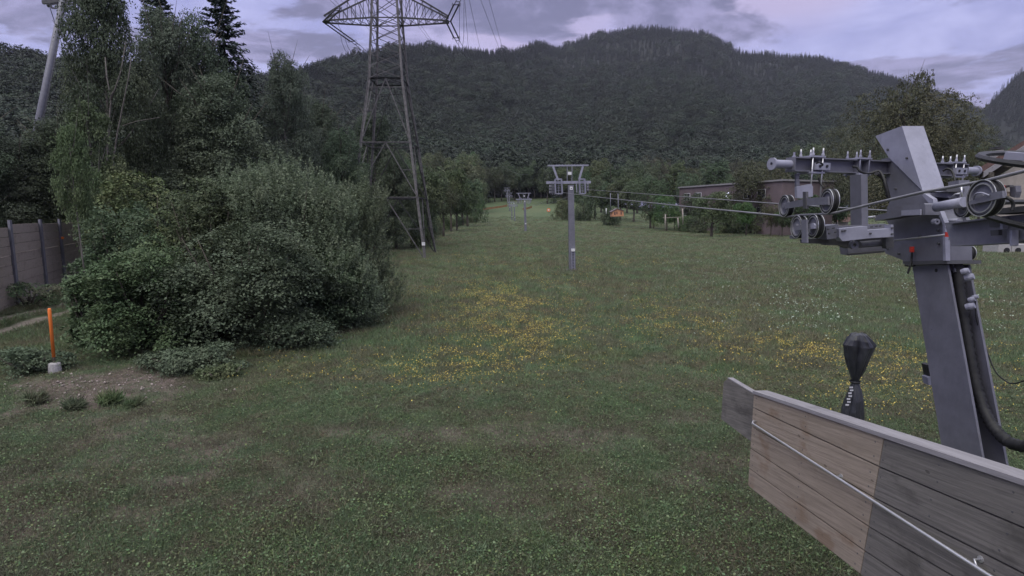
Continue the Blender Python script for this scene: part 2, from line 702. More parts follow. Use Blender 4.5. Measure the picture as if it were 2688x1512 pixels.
def leaf_quads(P, Nn, L, asp=.55, seed=0, dirv=None):
    r = np.random.default_rng(seed)
    n = len(P)
    Nn = unit(Nn)
    a = dirv if dirv is not None else r.normal(size=(n, 3))
    t = unit(a - Nn * np.sum(a * Nn, -1, keepdims=True))
    b = np.cross(Nn, t)
    L = (L * (0.65 + .7 * r.random(n)))[:, None]
    Wd = L * asp
    v = np.stack([P - t * L / 2, P + b * Wd / 2 + t * L * .05 - Nn * L * .06, P + t * L / 2, P - b * Wd / 2 + t * L * .05 - Nn * L * .06], 1)
    V = v.reshape(-1, 3)
    F = np.arange(4 * n).reshape(-1, 4)
    return V, F


def crown_pts(r, ells, ncl, nl, rc, flat=.6, inner=.55, droop=.25, mode='spray', jit=.12):
    e = np.array(ells, float)
    wgt = (e[:, 3] * e[:, 4] * e[:, 5]) ** (2 / 3)
    idx = r.choice(len(e), ncl, p=wgt / wgt.sum())
    dr = unit(r.normal(size=(ncl, 3)))
    rad = inner + (1 - inner) * np.sqrt(r.random(ncl))
    C = e[idx, :3] + dr * e[idx, 3:] * rad[:, None]
    keep = np.ones(ncl, bool)
    for k in range(len(e)):
        q = np.linalg.norm((C - e[k, :3]) / e[k, 3:], axis=1)
        keep &= ~((q < inner * .85) & (idx != k))
    C, dr = C[keep], dr[keep]
    n = len(C)
    upv = np.array([0, 0, 1.0])
    sn = unit(upv * flat + dr * (1 - flat) + r.normal(size=(n, 3)) * .22)
    if mode == 'spray':
        t1 = unit(np.cross(sn, r.normal(size=(n, 3))))
        t2 = np.cross(sn, t1)
        ss = rc * (.6 + .8 * r.random(n))
        ang = r.random((n, nl)) * 2 * math.pi
        q = np.sqrt(r.random((n, nl)))
        A = (np.cos(ang) * q)[..., None]
        B = (np.sin(ang) * q)[..., None] * .7
        P = C[:, None] + (t1[:, None] * A + t2[:, None] * B) * ss[:, None, None] + sn[:, None] * r.normal(size=(n, nl, 1)) * rc * jit
        P[..., 2] -= droop * (q ** 2) * ss[:, None]
        NN = sn[:, None] + r.normal(size=(n, nl, 3)) * .4
    else:
        d = unit(upv * .9 + dr * .45 + r.normal(size=(n, 3)) * .18)
        ss = rc * (.6 + .9 * r.random(n))
        u = r.random((n, nl, 1))
        P = C[:, None] + d[:, None] * u * ss[:, None, None] + r.normal(size=(n, nl, 3)) * rc * .09 * (1.15 - u)
        NN = r.normal(size=(n, nl, 3)) * .8 + sn[:, None] * 1.1
    return P.reshape(-1, 3), NN.reshape(-1, 3), C


def trunk_mb(r, h, rad, limbs, lean=(0, 0), fork=None, n=8):
    mb = MB()
    pts, rr = [], []
    k = 7
    wx, wy = r.normal(size=2) * h * .012
    for i in range(k + 1):
        t = i / k
        pts.append(Vector((lean[0] * t * h + wx * math.sin(t * 5), lean[1] * t * h + wy * math.sin(t * 4 + 1), t * h - (0.1 if i == 0 else 0))))
        rr.append(rad * (1.25 if i == 0 else 1) * (1 - .8 * t) + .004)
    mb.tube(pts, rr, n)
    for (z0, az, ln, el, r0) in limbs:
        i = min(int(z0 * k), k - 1)
        f = z0 * k - i
        p0 = pts[i].lerp(pts[i + 1], f)
        d = Vector((math.cos(az) * math.cos(el), math.sin(az) * math.cos(el), math.sin(el)))
        q = [p0 + d * ln * s + Vector((0, 0, ln * .22 * s * s)) for s in (0, .33, .66, 1)]
        mb.tube(q, [r0, r0 * .7, r0 * .45, r0 * .15], 6)
    return mb


def broad(seed, ells, ncl, nl, rc, leaf, trunk_h, trunk_r, mat, bark, flat=.55, inner=.5, droop=.2, mode='spray', asp=.6, nlimb=9):
    """returns crown mesh, trunk mesh in units of tree height"""
    r = np.random.default_rng(seed)
    P, NN, C = crown_pts(r, ells, ncl, nl, rc, flat, inner, droop, mode)
    V, F = leaf_quads(P, NN, np.full(len(P), leaf), asp, seed)
    V[:, 2] = np.maximum(V[:, 2], .004)
    cm = arr_mesh('crown', V, F, mat)
    limbs = []
    for i in range(nlimb):
        limbs.append((.35 + .6 * r.random(), r.random() * 6.28, .14 + .22 * r.random(), .3 + .6 * r.random(), trunk_r * .45))
    mb = trunk_mb(r, trunk_h, trunk_r, limbs)
    me = bpy.data.meshes.new('trunk')
    me.from_pydata([tuple(v) for v in mb.v], [], mb.f)
    me.polygons.foreach_set('use_smooth', mb.sm)
    me.materials.append(bark)
    return cm, me


def spruce(seed, levels, per, nl, mat, rad=.19, leaf=.02, z0=.06, asp=.4, pw=.85):
    r = np.random.default_rng(seed)
    Ps, Ns, Ds = [], [], []
    for i in range(levels):
        t = i / (levels - 1)
        z = z0 + (1 - z0) * t ** .92
        L0 = rad * (1 - t) ** pw + .008
        nb = max(4, int(per * (1 - .55 * t)))
        for b in range(nb):
            az = 2 * math.pi * (b + r.random()) / nb + i * 1.3
            L = L0 * (.65 + .55 * r.random())
            zz = z + r.normal() * .35 / levels
            k = max(4, int(nl * (1 - .5 * t)))
            u = r.random(k) ** .7
            wv = (r.random(k) - .5) * L * .42 * (1.15 - u)
            dr = -.32 * L * u + .18 * L * u * u + r.normal(size=k) * .004
            if t > .8:
                dr = .25 * L * u
            x = math.cos(az) * L * u - math.sin(az) * wv
            y = math.sin(az) * L * u + math.cos(az) * wv
            Ps.append(np.stack([x, y, zz + dr - np.abs(wv) * .25], -1))
            nn = np.tile(np.array([math.cos(az) * .35, math.sin(az) * .35, 1.0]), (k, 1)) + r.normal(size=(k, 3)) * .4
            Ns.append(nn)
            Ds.append(np.tile(np.array([math.cos(az), math.sin(az), -.25]), (k, 1)) + r.normal(size=(k, 3)) * .5)
    P, NN, DD = np.concatenate(Ps), np.concatenate(Ns), np.concatenate(Ds)
    V, F = leaf_quads(P, NN, np.full(len(P), leaf), asp, seed, DD)
    cm = arr_mesh('crown', V, F, mat)
    mb = MB()
    mb.tube([(0, 0, -.01), (0, 0, .4), (0, 0, .99)], [.014, .009, .001], 8)
    me = bpy.data.meshes.new('trunk')
    me.from_pydata([tuple(v) for v in mb.v], [], mb.f)
    me.materials.append(M['bark'])
    return cm, me


def scatter(name, pts, scl, rz, idx, protos, tilt=None):
    n = len(pts)
    me = bpy.data.meshes.new(name)
    me.vertices.add(n)
    me.vertices.foreach_set('co', np.asarray(pts, np.float32).ravel())
    a = me.attributes.new('scl', 'FLOAT_VECTOR', 'POINT')
    a.data.foreach_set('vector', np.asarray(scl, np.float32).ravel())
    rot = np.zeros((n, 3), np.float32)
    rot[:, 2] = rz
    if tilt is not None:
        rot[:, :2] = tilt
    a = me.attributes.new('rot', 'FLOAT_VECTOR', 'POINT')
    a.data.foreach_set('vector', rot.ravel())
    a = me.attributes.new('pick', 'INT', 'POINT')
    a.data.foreach_set('value', np.asarray(idx, np.int32))
    o = link(name, me)
    ng = bpy.data.node_groups.new(name, 'GeometryNodeTree')
    ng.interface.new_socket('Geometry', in_out='INPUT', socket_type='NodeSocketGeometry')
    ng.interface.new_socket('Geometry', in_out='OUTPUT', socket_type='NodeSocketGeometry')
    gi, go = N(ng, 'NodeGroupInput'), N(ng, 'NodeGroupOutput')
    jn = N(ng, 'GeometryNodeJoinGeometry')
    for p in protos:
        oi = N(ng, 'GeometryNodeObjectInfo')
        oi.inputs['Object'].default_value = p
        oi.inputs['As Instance'].default_value = True
        ng.links.new(oi.outputs['Geometry'], jn.inputs[0])
    ip = N(ng, 'GeometryNodeInstanceOnPoints')
    ip.inputs['Pick Instance'].default_value = True

    def na(nm, ty):
        q = N(ng, 'GeometryNodeInputNamedAttribute', data_type=ty)
        q.inputs['Name'].default_value = nm
        return [s for s in q.outputs if s.enabled and s.name == 'Attribute'][0]
    ng.links.new(gi.outputs[0], ip.inputs['Points'])
    ng.links.new(jn.outputs[0], ip.inputs['Instance'])
    ng.links.new(na('pick', 'INT'), ip.inputs['Instance Index'])
    ng.links.new(na('rot', 'FLOAT_VECTOR'), ip.inputs['Rotation'])
    ng.links.new(na('scl', 'FLOAT_VECTOR'), ip.inputs['Scale'])
    ng.links.new(ip.outputs[0], go.inputs[0])
    md = o.modifiers.new('scatter', 'NODES')
    md.node_group = ng
    return tag(o, kind='stuff')


def proto(name, me):
    return bpy.data.objects.new(name, me)      # never linked: only a source for the scattered stuff


# ------------------------------------------------------------------ mountains
RIDGE = [(-700, 150), (-300, 130), (0, 172), (60, 180), (120, 188), (200, 196), (420, 215), (640, 225), (760, 215), (815, 193), (887, 168), (930, 158), (981, 150), (1043, 135), (1106, 130),
         (1150, 129), (1200, 137), (1290, 145), (1355, 137), (1400, 121), (1425, 119), (1450, 132), (1480, 126), (1520, 108), (1560, 95), (1600, 94), (1640, 84), (1690, 81),
         (1753, 88), (1826, 94), (1870, 112), (1895, 130), (1940, 145), (1990, 142), (2045, 153), (2080, 150), (2130, 156), (2191, 172), (2250, 190), (2296, 200), (2380, 225), (2452, 250),
         (2500, 268), (2545, 292), (2600, 330), (2700, 380), (2900, 440), (3400, 480)]
RX = np.array([a for a, b in RIDGE], float)
RYp = np.array([b for a, b in RIDGE], float) + 26


def ridgeY(x):
    return np.interp(x, [-700, 0, 700, 900, 1300, 1500, 2000, 2500, 3400], [420, 420, 520, 900, 1250, 1700, 1700, 1500, 1200])


def mtn(x, t):
    """x: column, t: 0 foot .. 1 ridge -> world position"""
    Yr = ridgeY(x)
    foot = np.interp(x, [-700, 500, 800, 1100, 1500, 1900, 2600], [150, 190, 300, 330, 330, 330, 300])
    Y = foot + (Yr - foot) * t ** 1.25
    f0 = np.interp(x, [0, 700, 1000, 1250, 1500, 1800, 2600], [545, 545, 515, 505, 520, 535, 540])
    rid = np.interp(x, RX, RYp)
    yy = f0 + (rid - f0) * (t ** .92)
    yy = yy + (fbm(x * .006, t * 2.6, 3) - .5) * 96 * np.sin(np.clip(t, 0, 1) * math.pi)
    X = (x - CX) / FPX * Y
    Z = CAMH + (HOR - yy) * Y / FPX
    return X, Y, Z


ux = np.linspace(-700, 3400, 260)
ut = np.concatenate([np.linspace(0, 1, 46), [1.12, 1.3]])
UX, UT = np.meshgrid(ux, ut)
mX, mY, mZ = mtn(UX, np.minimum(UT, 1))
back = UT > 1
mY = np.where(back, mY * (1 + (UT - 1) * .8), mY)
mX = np.where(back, (UX - CX) / FPX * mY, mX)
mZ = np.where(back, mZ - (UT - 1) * mY * .25, mZ)
nx, ny = len(ux), len(ut)
ii = np.arange(ny - 1)[:, None] * nx + np.arange(nx - 1)[None, :]
MF = np.stack([ii, ii + 1, ii + nx + 1, ii + nx], -1).reshape(-1, 4)
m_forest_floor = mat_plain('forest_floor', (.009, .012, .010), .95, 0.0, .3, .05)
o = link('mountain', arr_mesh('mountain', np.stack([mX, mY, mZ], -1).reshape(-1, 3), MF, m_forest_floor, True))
tag(o, kind='structure')

# pale bare strip below the power line
cxs, cts = np.linspace(1050, 1190, 60), np.linspace(.05, .85, 120)
BX, BT = np.meshgrid(cxs, cts)
bX, bY, bZ = mtn(BX, BT)
bP = HOR - (bZ - CAMH) * FPX / bY
inside = (np.abs(BX - (1088 + (bP - 278) * .6)) < 15 + 9 * (fbm(BX * .08, bP * .06, 2) - .5)) & (bP > 280) & (bP < 385)
ii = np.arange(119)[:, None] * 60 + np.arange(59)[None, :]
bF = np.stack([ii, ii + 1, ii + 61, ii + 60], -1)[inside[:-1, :-1]]
o = link('bare_slope', arr_mesh('bare_slope', np.stack([bX, bY, bZ + 1.5], -1).reshape(-1, 3), bF, mat_plain('dry_slope', (.13, .095, .09), .95, 0.0, .4, .15), True))
tag(o, kind='structure')

# far dark mountain on the right
R2 = [(2380, 330), (2500, 315), (2549, 288), (2570, 268), (2600, 232), (2640, 195), (2688, 160), (2760, 105), (2900, 20), (3200, -60), (3700, 20)]
fx = np.linspace(2380, 3700, 90)
ft = np.linspace(0, 1, 22)
FX, FT = np.meshgrid(fx, ft)


def mtn2(x, t):
    Y = 1050 + 450 * t
    rid = np.interp(x, [a for a, b in R2], [b + 4 for a, b in R2])
    yy = 520 + (rid - 520) * t + (fbm(x * .008, t * 4, 3) - .5) * 40 * np.sin(t * math.pi)
    return (x - CX) / FPX * Y, Y, CAMH + (HOR - yy) * Y / FPX


aX, aY, aZ = mtn2(FX, FT)
nx, ny = len(fx), len(ft)
ii = np.arange(ny - 1)[:, None] * nx + np.arange(nx - 1)[None, :]
F2 = np.stack([ii, ii + 1, ii + nx + 1, ii + nx], -1).reshape(-1, 4)
o = link('mountain', arr_mesh('mountain', np.stack([aX, aY, aZ], -1).reshape(-1, 3), F2, m_forest_floor, True))
tag(o, kind='structure')

# forest protos
fb = []
for s in range(4):
    r = np.random.default_rng(100 + s)
    ells = [(0, 0, .62, .30, .30, .34)] + [(r.normal() * .14, r.normal() * .14, .45 + .35 * r.random(), .17, .17, .17) for _ in range(5)]
    cm, tm = broad(100 + s, ells, 150, 14, .10, .048, .5, .02, M['forestB'], M['bark'], inner=.7)
    fb.append(proto('forest_broadleaf', cm))
fc = []
for s in range(3):
    cm, tm = spruce(120 + s, 16, 10, 8, M['forestC'], .20, .055, .05, .6)
    fc.append(proto('forest_conifer', cm))


def forest(nn, kind, seed, xr, tr, far=False, tpow=1.0):
    r = np.random.default_rng(seed)
    x = xr[0] + (xr[1] - xr[0]) * r.random(nn)
    t = tr[0] + (tr[1] - tr[0]) * r.random(nn) ** tpow
    X, Y, Z = (mtn2 if far else mtn)(x, t)
    if kind == 'C':
        pr = sstep(.25, .8, t + (fbm(X * .012, Z * .03, 3) - .5) * 1.1)
    else:
        pr = 1 - sstep(.6, 1.05, t + (fbm(X * .012, Z * .03, 3) - .5) * 1.0)
    # cleared line and small clearing
    yp = HOR - (Z - CAMH) * FPX / Y
    clear = (np.abs(x - (1088 + (yp - 278) * .6)) < 15 + 9 * (fbm(x * .08, yp * .06, 2) - .5)) & (yp > 276) & (yp < 395) & (r.random(nn) < .88)
    keep = (r.random(nn) < np.clip(pr, .04, 1)) & ~clear
    X, Y, Z, x, t = X[keep], Y[keep], Z[keep], x[keep], t[keep]
    n = len(X)
    if kind == 'C':
        h = (12 + 9 * r.random(n)) * np.interp(Y, [350, 900, 1700], [.75, .85, 1.05])
        sc = np.stack([h * 1.0, h * 1.0, h], -1)
    else:
        h = (10 + 12 * r.random(n)) * np.interp(Y, [350, 900, 1700], [1.05, 1.15, 1.25])
        wv = h * (.9 + .5 * r.random(n))
        sc = np.stack([wv, wv, h], -1)
    return np.stack([X, Y, Z - .4], -1), sc, r.random(n) * 6.28, r.integers(0, 4 if kind == 'B' else 3, n)


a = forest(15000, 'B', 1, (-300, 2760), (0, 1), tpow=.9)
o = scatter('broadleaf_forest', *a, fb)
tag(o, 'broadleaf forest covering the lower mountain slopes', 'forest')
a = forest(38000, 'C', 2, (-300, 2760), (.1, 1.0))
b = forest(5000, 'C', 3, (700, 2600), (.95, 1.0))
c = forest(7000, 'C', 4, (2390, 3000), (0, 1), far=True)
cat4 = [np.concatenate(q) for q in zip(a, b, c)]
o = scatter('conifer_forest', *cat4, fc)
tag(o, 'dark conifer forest along the mountain ridge', 'forest')

# ------------------------------------------------------------------ middle distance trees
TP = {}


def ells_round(r, n=9, w=.32, zc=.6, hz=.36):
    e = [(0, 0, zc, w * .8, w * .8, hz * .8)]
    for _ in range(n):
        a = r.random() * 6.28
        q = .55 + .35 * r.random()
        z = zc + (r.random() - .5) * hz * 1.3
        e.append((math.cos(a) * w * q, math.sin(a) * w * q, z, w * .42, w * .42, hz * .36))
    return e


for s in range(3):
    r = np.random.default_rng(200 + s)
    TP['round%d' % s] = broad(200 + s, ells_round(r), 560, 16, .075, .028, .62, .022, M['leafT'], M['bark'], inner=.6)
for s in range(2):
    r = np.random.default_rng(220 + s)
    TP['tall%d' % s] = broad(220 + s, ells_round(r, 10, .23, .58, .42), 560, 16, .062, .024, .75, .018, M['leafT'], M['bark'], inner=.55)
for s in range(2):
    r = np.random.default_rng(230 + s)
    TP['fruit%d' % s] = broad(230 + s, ells_round(r, 9, .46, .62, .30), 520, 16, .10, .036, .62, .032, M['leafR'], M['bark'], inner=.55)
for s in range(2):
    r = np.random.default_rng(240 + s)
    TP['brown%d' % s] = broad(240 + s, ells_round(r, 12, .38, .58, .40), 520, 15, .08, .030, .8, .025, M['leafB'], M['bark'], inner=.5)
for s in range(2):
    r = np.random.default_rng(250 + s)
    TP['bush%d' % s] = broad(250 + s, ells_round(r, 9, .62, .42, .5), 480, 15, .14, .05, .5, .02, M['leafT'], M['bark'], inner=.6)
r = np.random.default_rng(262)
TP['green0'] = broad(262, ells_round(r, 13, .42, .55, .42), 480, 16, .075, .027, .5, .022, M['leafR'], M['bark'], inner=.65)
r = np.random.default_rng(266)
TP['walnut0'] = broad(266, ells_round(r, 26, .42, .55, .44), 2000, 18, .045, .0135, .7, .022, M['leafB'], M['bark'], inner=.55)
TP['walnut1'] = broad(267, ells_round(r, 7, .34, .70, .24), 330, 22, .055, .020, .78, .014, M['leafB'], M['bark'], inner=.3)
TP['spruce0'] = spruce(260, 30, 13, 12, M['needle'], .19, .03)
TP['spruce1'] = spruce(261, 26, 12, 12, M['needle'], .15, .03)
BASEW = {'round': .40, 'tall': .30, 'fruit': .56, 'brown': .48, 'bush': .78, 'walnut': .50, 'green': .52, 'spruce': .17}


def place(kind, x, Y, topy, wpx, name, label, cat='tree', group=None, rz=None, base=None):
    """x: photo column of the stem, Y: distance; height and width from its size in the photo"""
    X = (x - CX) / FPX * Y
    z0 = float(gz(X, Y)) if base is None else base
    ztop = CAMH + (HOR - topy) * Y / FPX
    h = max(1.0, ztop - z0)
    wd = wpx / FPX * Y / 2
    sx = wd / BASEW[kind[:-1]]
    cm, tm = TP[kind]
    o = thing(name, (X, Y, z0), label, cat, group)
    r = random.Random(int(x * 7 + Y))
    o.rotation_euler = (0, 0, r.random() * 6.28 if rz is None else rz)
    o.scale = (sx, sx, h)
    c = link('crown', cm, None, o)
    t = link('trunk', tm, None, o)
    return o


# left edge of the meadow
ROW = [(1125, 78, 425, 110), (1165, 100, 455, 90), (1108, 92, 400, 100), (1200, 125, 458, 85), (1228, 150, 462, 80), (1185, 118, 430, 90), (1250, 185, 452, 70), (1262, 215, 468, 50), (1215, 160, 440, 90)]
for i, (x, Y, ty, wp) in enumerate(ROW):
    place(('tall0', 'round1', 'bush0', 'round2')[i % 4], x, Y, ty, wp, 'broadleaf_tree', 'dense green broadleaf tree in the row along the left meadow edge', 'tree', 'trees lining the left meadow edge')
for i in range(12):
    x = 1105 + i * 13
    Y = 72 + i * 11
    place('bush%d' % (i % 2), x, Y, 563.5 - (1.2) * 1492 / Y + 10, 620 / Y * 8, 'shrub', 'low dark shrub under the tree row at the left meadow edge', 'shrub', 'shrubs along the left meadow edge')
# far end of the meadow
FE = [(1290, 340, 440, 60), (1320, 350, 425, 60), (1345, 345, 430, 65), (1375, 350, 420, 70), (1405, 350, 415, 70), (1440, 345, 425, 60), (1300, 380, 415, 60), (1360, 385, 405, 70), (1420, 385, 400, 70), (1470, 360, 420, 70), (1238, 330, 452, 50), (1262, 345, 440, 60), (1500, 380, 405, 70), (1272, 400, 420, 60), (1540, 380, 415, 60)]
FE += [(1232 + 17 * k, 296 + (k * 37) % 34, 455 - (k * 53) % 38, 56) for k in range(20)]
for i, (x, Y, ty, wp) in enumerate(FE):
    place(('round0', 'tall1', 'round2', 'spruce0', 'round1')[i % 5], x, Y, ty, wp * (1 if i % 5 != 3 else .5), 'broadleaf_tree' if i % 5 != 3 else 'spruce_tree', 'dark tree in the line closing the far end of the ski meadow' if i % 5 != 3 else 'narrow dark spruce in the tree line at the far meadow end', 'tree', 'trees at the far end of the meadow' if i % 5 != 3 else 'spruces at the far end of the meadow')
# centre-right clumps
place('bush0', 1475, 205, 512, 62, 'bush', 'low dark bush just left of the nearest middle lift tower mast', 'bush', None)
place('bush1', 1530, 200, 498, 66, 'bush', 'dark bush directly behind the middle lift tower mast', 'bush', None)
CR = [(1560, 215, 455, 80), (1590, 205, 470, 70), (1625, 200, 455, 80), (1530, 230, 440, 70), (1600, 240, 430, 80), (1660, 190, 470, 80)]
for i, (x, Y, ty, wp) in enumerate(CR):
    place(('round0', 'tall0', 'round1')[i % 3], x, Y, ty, wp, 'broadleaf_tree', 'rounded broadleaf tree in the clump behind the orange hut', 'tree', 'trees behind the orange hut')
place('green0', 1705, 150, 447, 124, 'broadleaf_tree', 'large round fresh green tree left of the pink building', 'tree')
place('green0', 1748, 140, 505, 80, 'broadleaf_tree', 'smaller green tree between the round green tree and the pink building', 'tree')
place('bush1', 1600, 165, 530, 70, 'bush', 'spreading grey green bush left of the small orange hut', 'bush')
place('fruit1', 1714, 150, 548, 52, 'fruit_tree', 'small low fruit tree nearest the orange hut', 'fruit tree')
place('fruit0', 1768, 145, 545, 44, 'fruit_tree', 'small fruit tree behind the wooden swing frame', 'fruit tree')
place('fruit0', 1865, 111, 490, 118, 'fruit_tree', 'spreading green fruit tree on a single straight trunk before the pink building', 'fruit tree')
place('brown0', 1962, 125, 428, 130, 'pear_tree', 'tall brownish tree standing in front of the pink building end', 'tree')
place('fruit1', 1956, 117, 520, 70, 'fruit_tree', 'fruit tree with a dark crooked trunk under the tall brownish tree', 'fruit tree')
place('fruit0', 1925, 128, 530, 60, 'fruit_tree', 'dark thin stemmed fruit tree behind the orchard gap', 'fruit tree')
place('brown1', 2020, 114, 528, 62, 'fruit_tree', 'grey brown fruit tree with a pale double trunk left of the pulleys', 'fruit tree')
place('fruit1', 2050, 112, 545, 60, 'fruit_tree', 'small dark fruit tree just below the outermost pulleys', 'fruit tree')
place('round1', 2110, 118, 500, 90, 'broadleaf_tree', 'green tree seen between the pulleys and the hanger beam', 'tree')
place('fruit0', 2190, 125, 515, 80, 'fruit_tree', 'green fruit tree seen behind the tower bracket', 'fruit tree')
place('walnut0', 2345, 100, 228, 320, 'walnut_tree', 'huge brown green tree rising behind the tower cowl', 'tree')
place('walnut1', 2345, 97, 155, 190, 'pear_tree', 'thin open tree top sticking up into the sky behind the huge brown green tree', 'tree')
place('walnut0', 2470, 108, 300, 200, 'broadleaf_tree', 'broad brown green tree right of the tower cowl', 'tree')
place('walnut0', 2240, 120, 300, 200, 'broadleaf_tree', 'dark rounded tree above the upper crossarm of the near tower', 'tree')
place('round0', 2560, 140, 430, 120, 'broadleaf_tree', 'dark tree behind the chalet chimney', 'tree')
# belt of trees at the mountain foot
rr = np.random.default_rng(77)
for i in range(74):
    x = 1480 + (2740 - 1480) * (i + rr.random() * .8) / 74
    Y = 250 + rr.random() * 120
    ty = 455 - rr.random() * 55 - (40 if x > 2100 else 0)
    kd = ('round0', 'round1', 'round2', 'tall0', 'tall1', 'spruce1', 'brown0')[int(rr.random() * 7)]
    sp = kd[:-1] == 'spruce'
    place(kd, x, Y, ty - (12 if sp else 0), (26 if sp else 62) + rr.random() * 30 * (0 if sp else 1), 'spruce_tree' if sp else 'broadleaf_tree',
          'slim dark spruce in the tree belt at the foot of the mountain' if sp else 'broadleaf tree in the belt at the foot of the mountain', 'tree',
          'spruces in the belt at the mountain foot' if sp else 'trees in the belt at the mountain foot')
for i in range(26):
    x = 880 + (1260 - 880) * (i + rr.random() * .8) / 26
    Y = 230 + rr.random() * 110
    ty = 440 - rr.random() * 60
    kd = ('round0', 'round1', 'tall0', 'tall1')[int(rr.random() * 4)]
    place(kd, x, Y, ty, 62 + rr.random() * 30, 'broadleaf_tree', 'grey green tree in the wood rising behind the pylon', 'tree', 'trees in the wood behind the pylon')

# ------------------------------------------------------------------ near left trees
def near_tree(name, label, cat, x, Y, topy, wpx, meshes, bw, rz=0.0):
    X = (x - CX) / FPX * Y
    z0 = float(gz(X, Y))
    h = CAMH + (HOR - topy) * Y / FPX - z0
    wd = wpx / FPX * Y / 2
    o = thing(name, (X, Y, z0 - .02), label, cat)
    s = wd / bw
    o.scale = (s, s, h)
    o.rotation_euler = (0, 0, rz)
    link('crown', meshes[0], None, o)
    link('trunk', meshes[1], None, o)
    return o


def ells_tree(r, n, w, z0, z1, top=.14):
    e = []
    for i in range(n):
        t = (i + r.random()) / n
        z = z0 + (z1 - z0) * t
        prof = math.sin(math.pi * min(1, .18 + .78 * t)) ** .7
        a = i * 2.4 + r.random()
        q = w * prof * (.35 + .5 * r.random())
        rr_ = w * (.30 + .16 * r.random()) * (.7 + .3 * prof)
        e.append((math.cos(a) * q, math.sin(a) * q, z, rr_, rr_, rr_ * .55))
    return e


def hi_tree(seed, w, z0, z1, ne, ncl, nl, rc, leaf, mat, bark, th=.9, tr=.012, flat=.5, droop=.3, nlimb=16):
    r = np.random.default_rng(seed)
    return broad(seed, ells_tree(r, ne, w, z0, z1), ncl, nl, rc, leaf, th, tr, mat, bark, flat, .45, droop, nlimb=nlimb)


ash = hi_tree(301, .28, .26, .96, 44, 2900, 24, .042, .0105, M['leafN'], M['bark_pale'])
near_tree('ash_tree', 'tall grey green ash tree with loose airy crown at the left skyline', 'tree', 315, 34, -40, 270, ash, .33)
mpl = hi_tree(302, .28, .10, .94, 44, 2900, 24, .045, .0105, M['leafN'], M['bark'])
near_tree('maple_tree', 'tall dense broadleaf tree right of the ash in the left group', 'tree', 470, 40, 25, 240, mpl, .32)
SH = spruce(310, 56, 22, 44, M['needle'], .19, .016, pw=.6)
near_tree('spruce_tree', 'dark spruce with a pointed top in the middle of the left tree group', 'tree', 462, 44, 8, 250, SH, .19)
near_tree('spruce_tree', 'dark spruce with ragged hanging branches at the right end of the left tree group', 'tree', 622, 46, 14, 270, SH, .19, 1.3)
near_tree('beech_tree', 'broad dark tree between the two spruces', 'tree', 545, 42, 45, 230, mpl, .32, 2.0)
near_tree('beech_tree', 'dark bushy tree filling the foot of the left tree group', 'tree', 600, 38, 190, 330, mpl, .32, 4.0)
near_tree('alder_tree', 'tall alder with a thin crooked top left of the pylon', 'tree', 765, 52, 160, 190, ash, .34, 1.1)
near_tree('alder_tree', 'rounded dark alder just behind the alder with the crooked top', 'tree', 850, 60, 255, 180, mpl, .32, .7)
near_tree('alder_tree', 'low dark alder directly left of the pylon legs', 'tree', 905, 56, 330, 170, mpl, .32, 3.1)
near_tree('birch_tree', 'olive green tree standing behind the pylon legs', 'tree', 990, 74, 305, 190, ash, .34, 5.1)
near_tree('birch_tree', 'short leafy tree seen through the foot of the pylon', 'tree', 1040, 70, 400, 150, mpl, .32, 2.6)
near_tree('alder_tree', 'dark tree behind the wooden noise wall at the left edge', 'tree', 60, 40, 350, 260, mpl, .32, 5.5)
near_tree('alder_tree', 'grey green tree at the very left edge below the slanted lift pole', 'tree', -60, 38, 250, 260, mpl, .32, 1.5)
near_tree('beech_tree', 'dark tree in front of the slanted lift pole foot', 'tree', 175, 42, 300, 250, mpl, .32, 3.7)
yt = hi_tree(305, .22, .35, .97, 24, 620, 20, .055, .016, M['leafY'], M['bark_pale'], tr=.008, nlimb=10)
near_tree('birch_tree', 'small yellowish green tree in front of the pale double trunks', 'tree', 262, 27, 270, 190, yt, .30)
yt2 = hi_tree(306, .22, .62, .97, 18, 460, 20, .055, .016, M['leafY'], M['bark_pale'], tr=.007, nlimb=8)
near_tree('birch_tree', 'slender young tree with a thin dark trunk in front of the noise wall', 'tree', 214, 18.5, 325, 130, yt2, .30, 2.2)
# pale bare double stems of the ash
mb = MB()
t0 = thing('bare_tree_stems', (-27.4, 31, 0), 'pair of pale bare forked stems rising in front of the ash tree', 'tree')
for pts, rr_ in ((((280, 430), (284, 340), (292, 260), (280, 200), (276, 150)), .085), (((292, 262), (305, 225), (318, 185), (330, 110)), .06), (((296, 430), (308, 350), (322, 280), (338, 200), (345, 150)), .07), (((288, 262), (296, 240)), .05), (((322, 330), (360, 318), (420, 308)), .035)):
    p3 = [PY(x, y, 32.0) for x, y in pts]
    if pts[0][1] == 430:
        p3 = [Vector((p3[0].x - .1, 32, 0))] + p3
    mb.tube(p3, [rr_ * .75 * (1 - .7 * i / len(p3)) for i in range(len(p3))], 7)
mb.build('trunk', M['bark_pale'], t0)

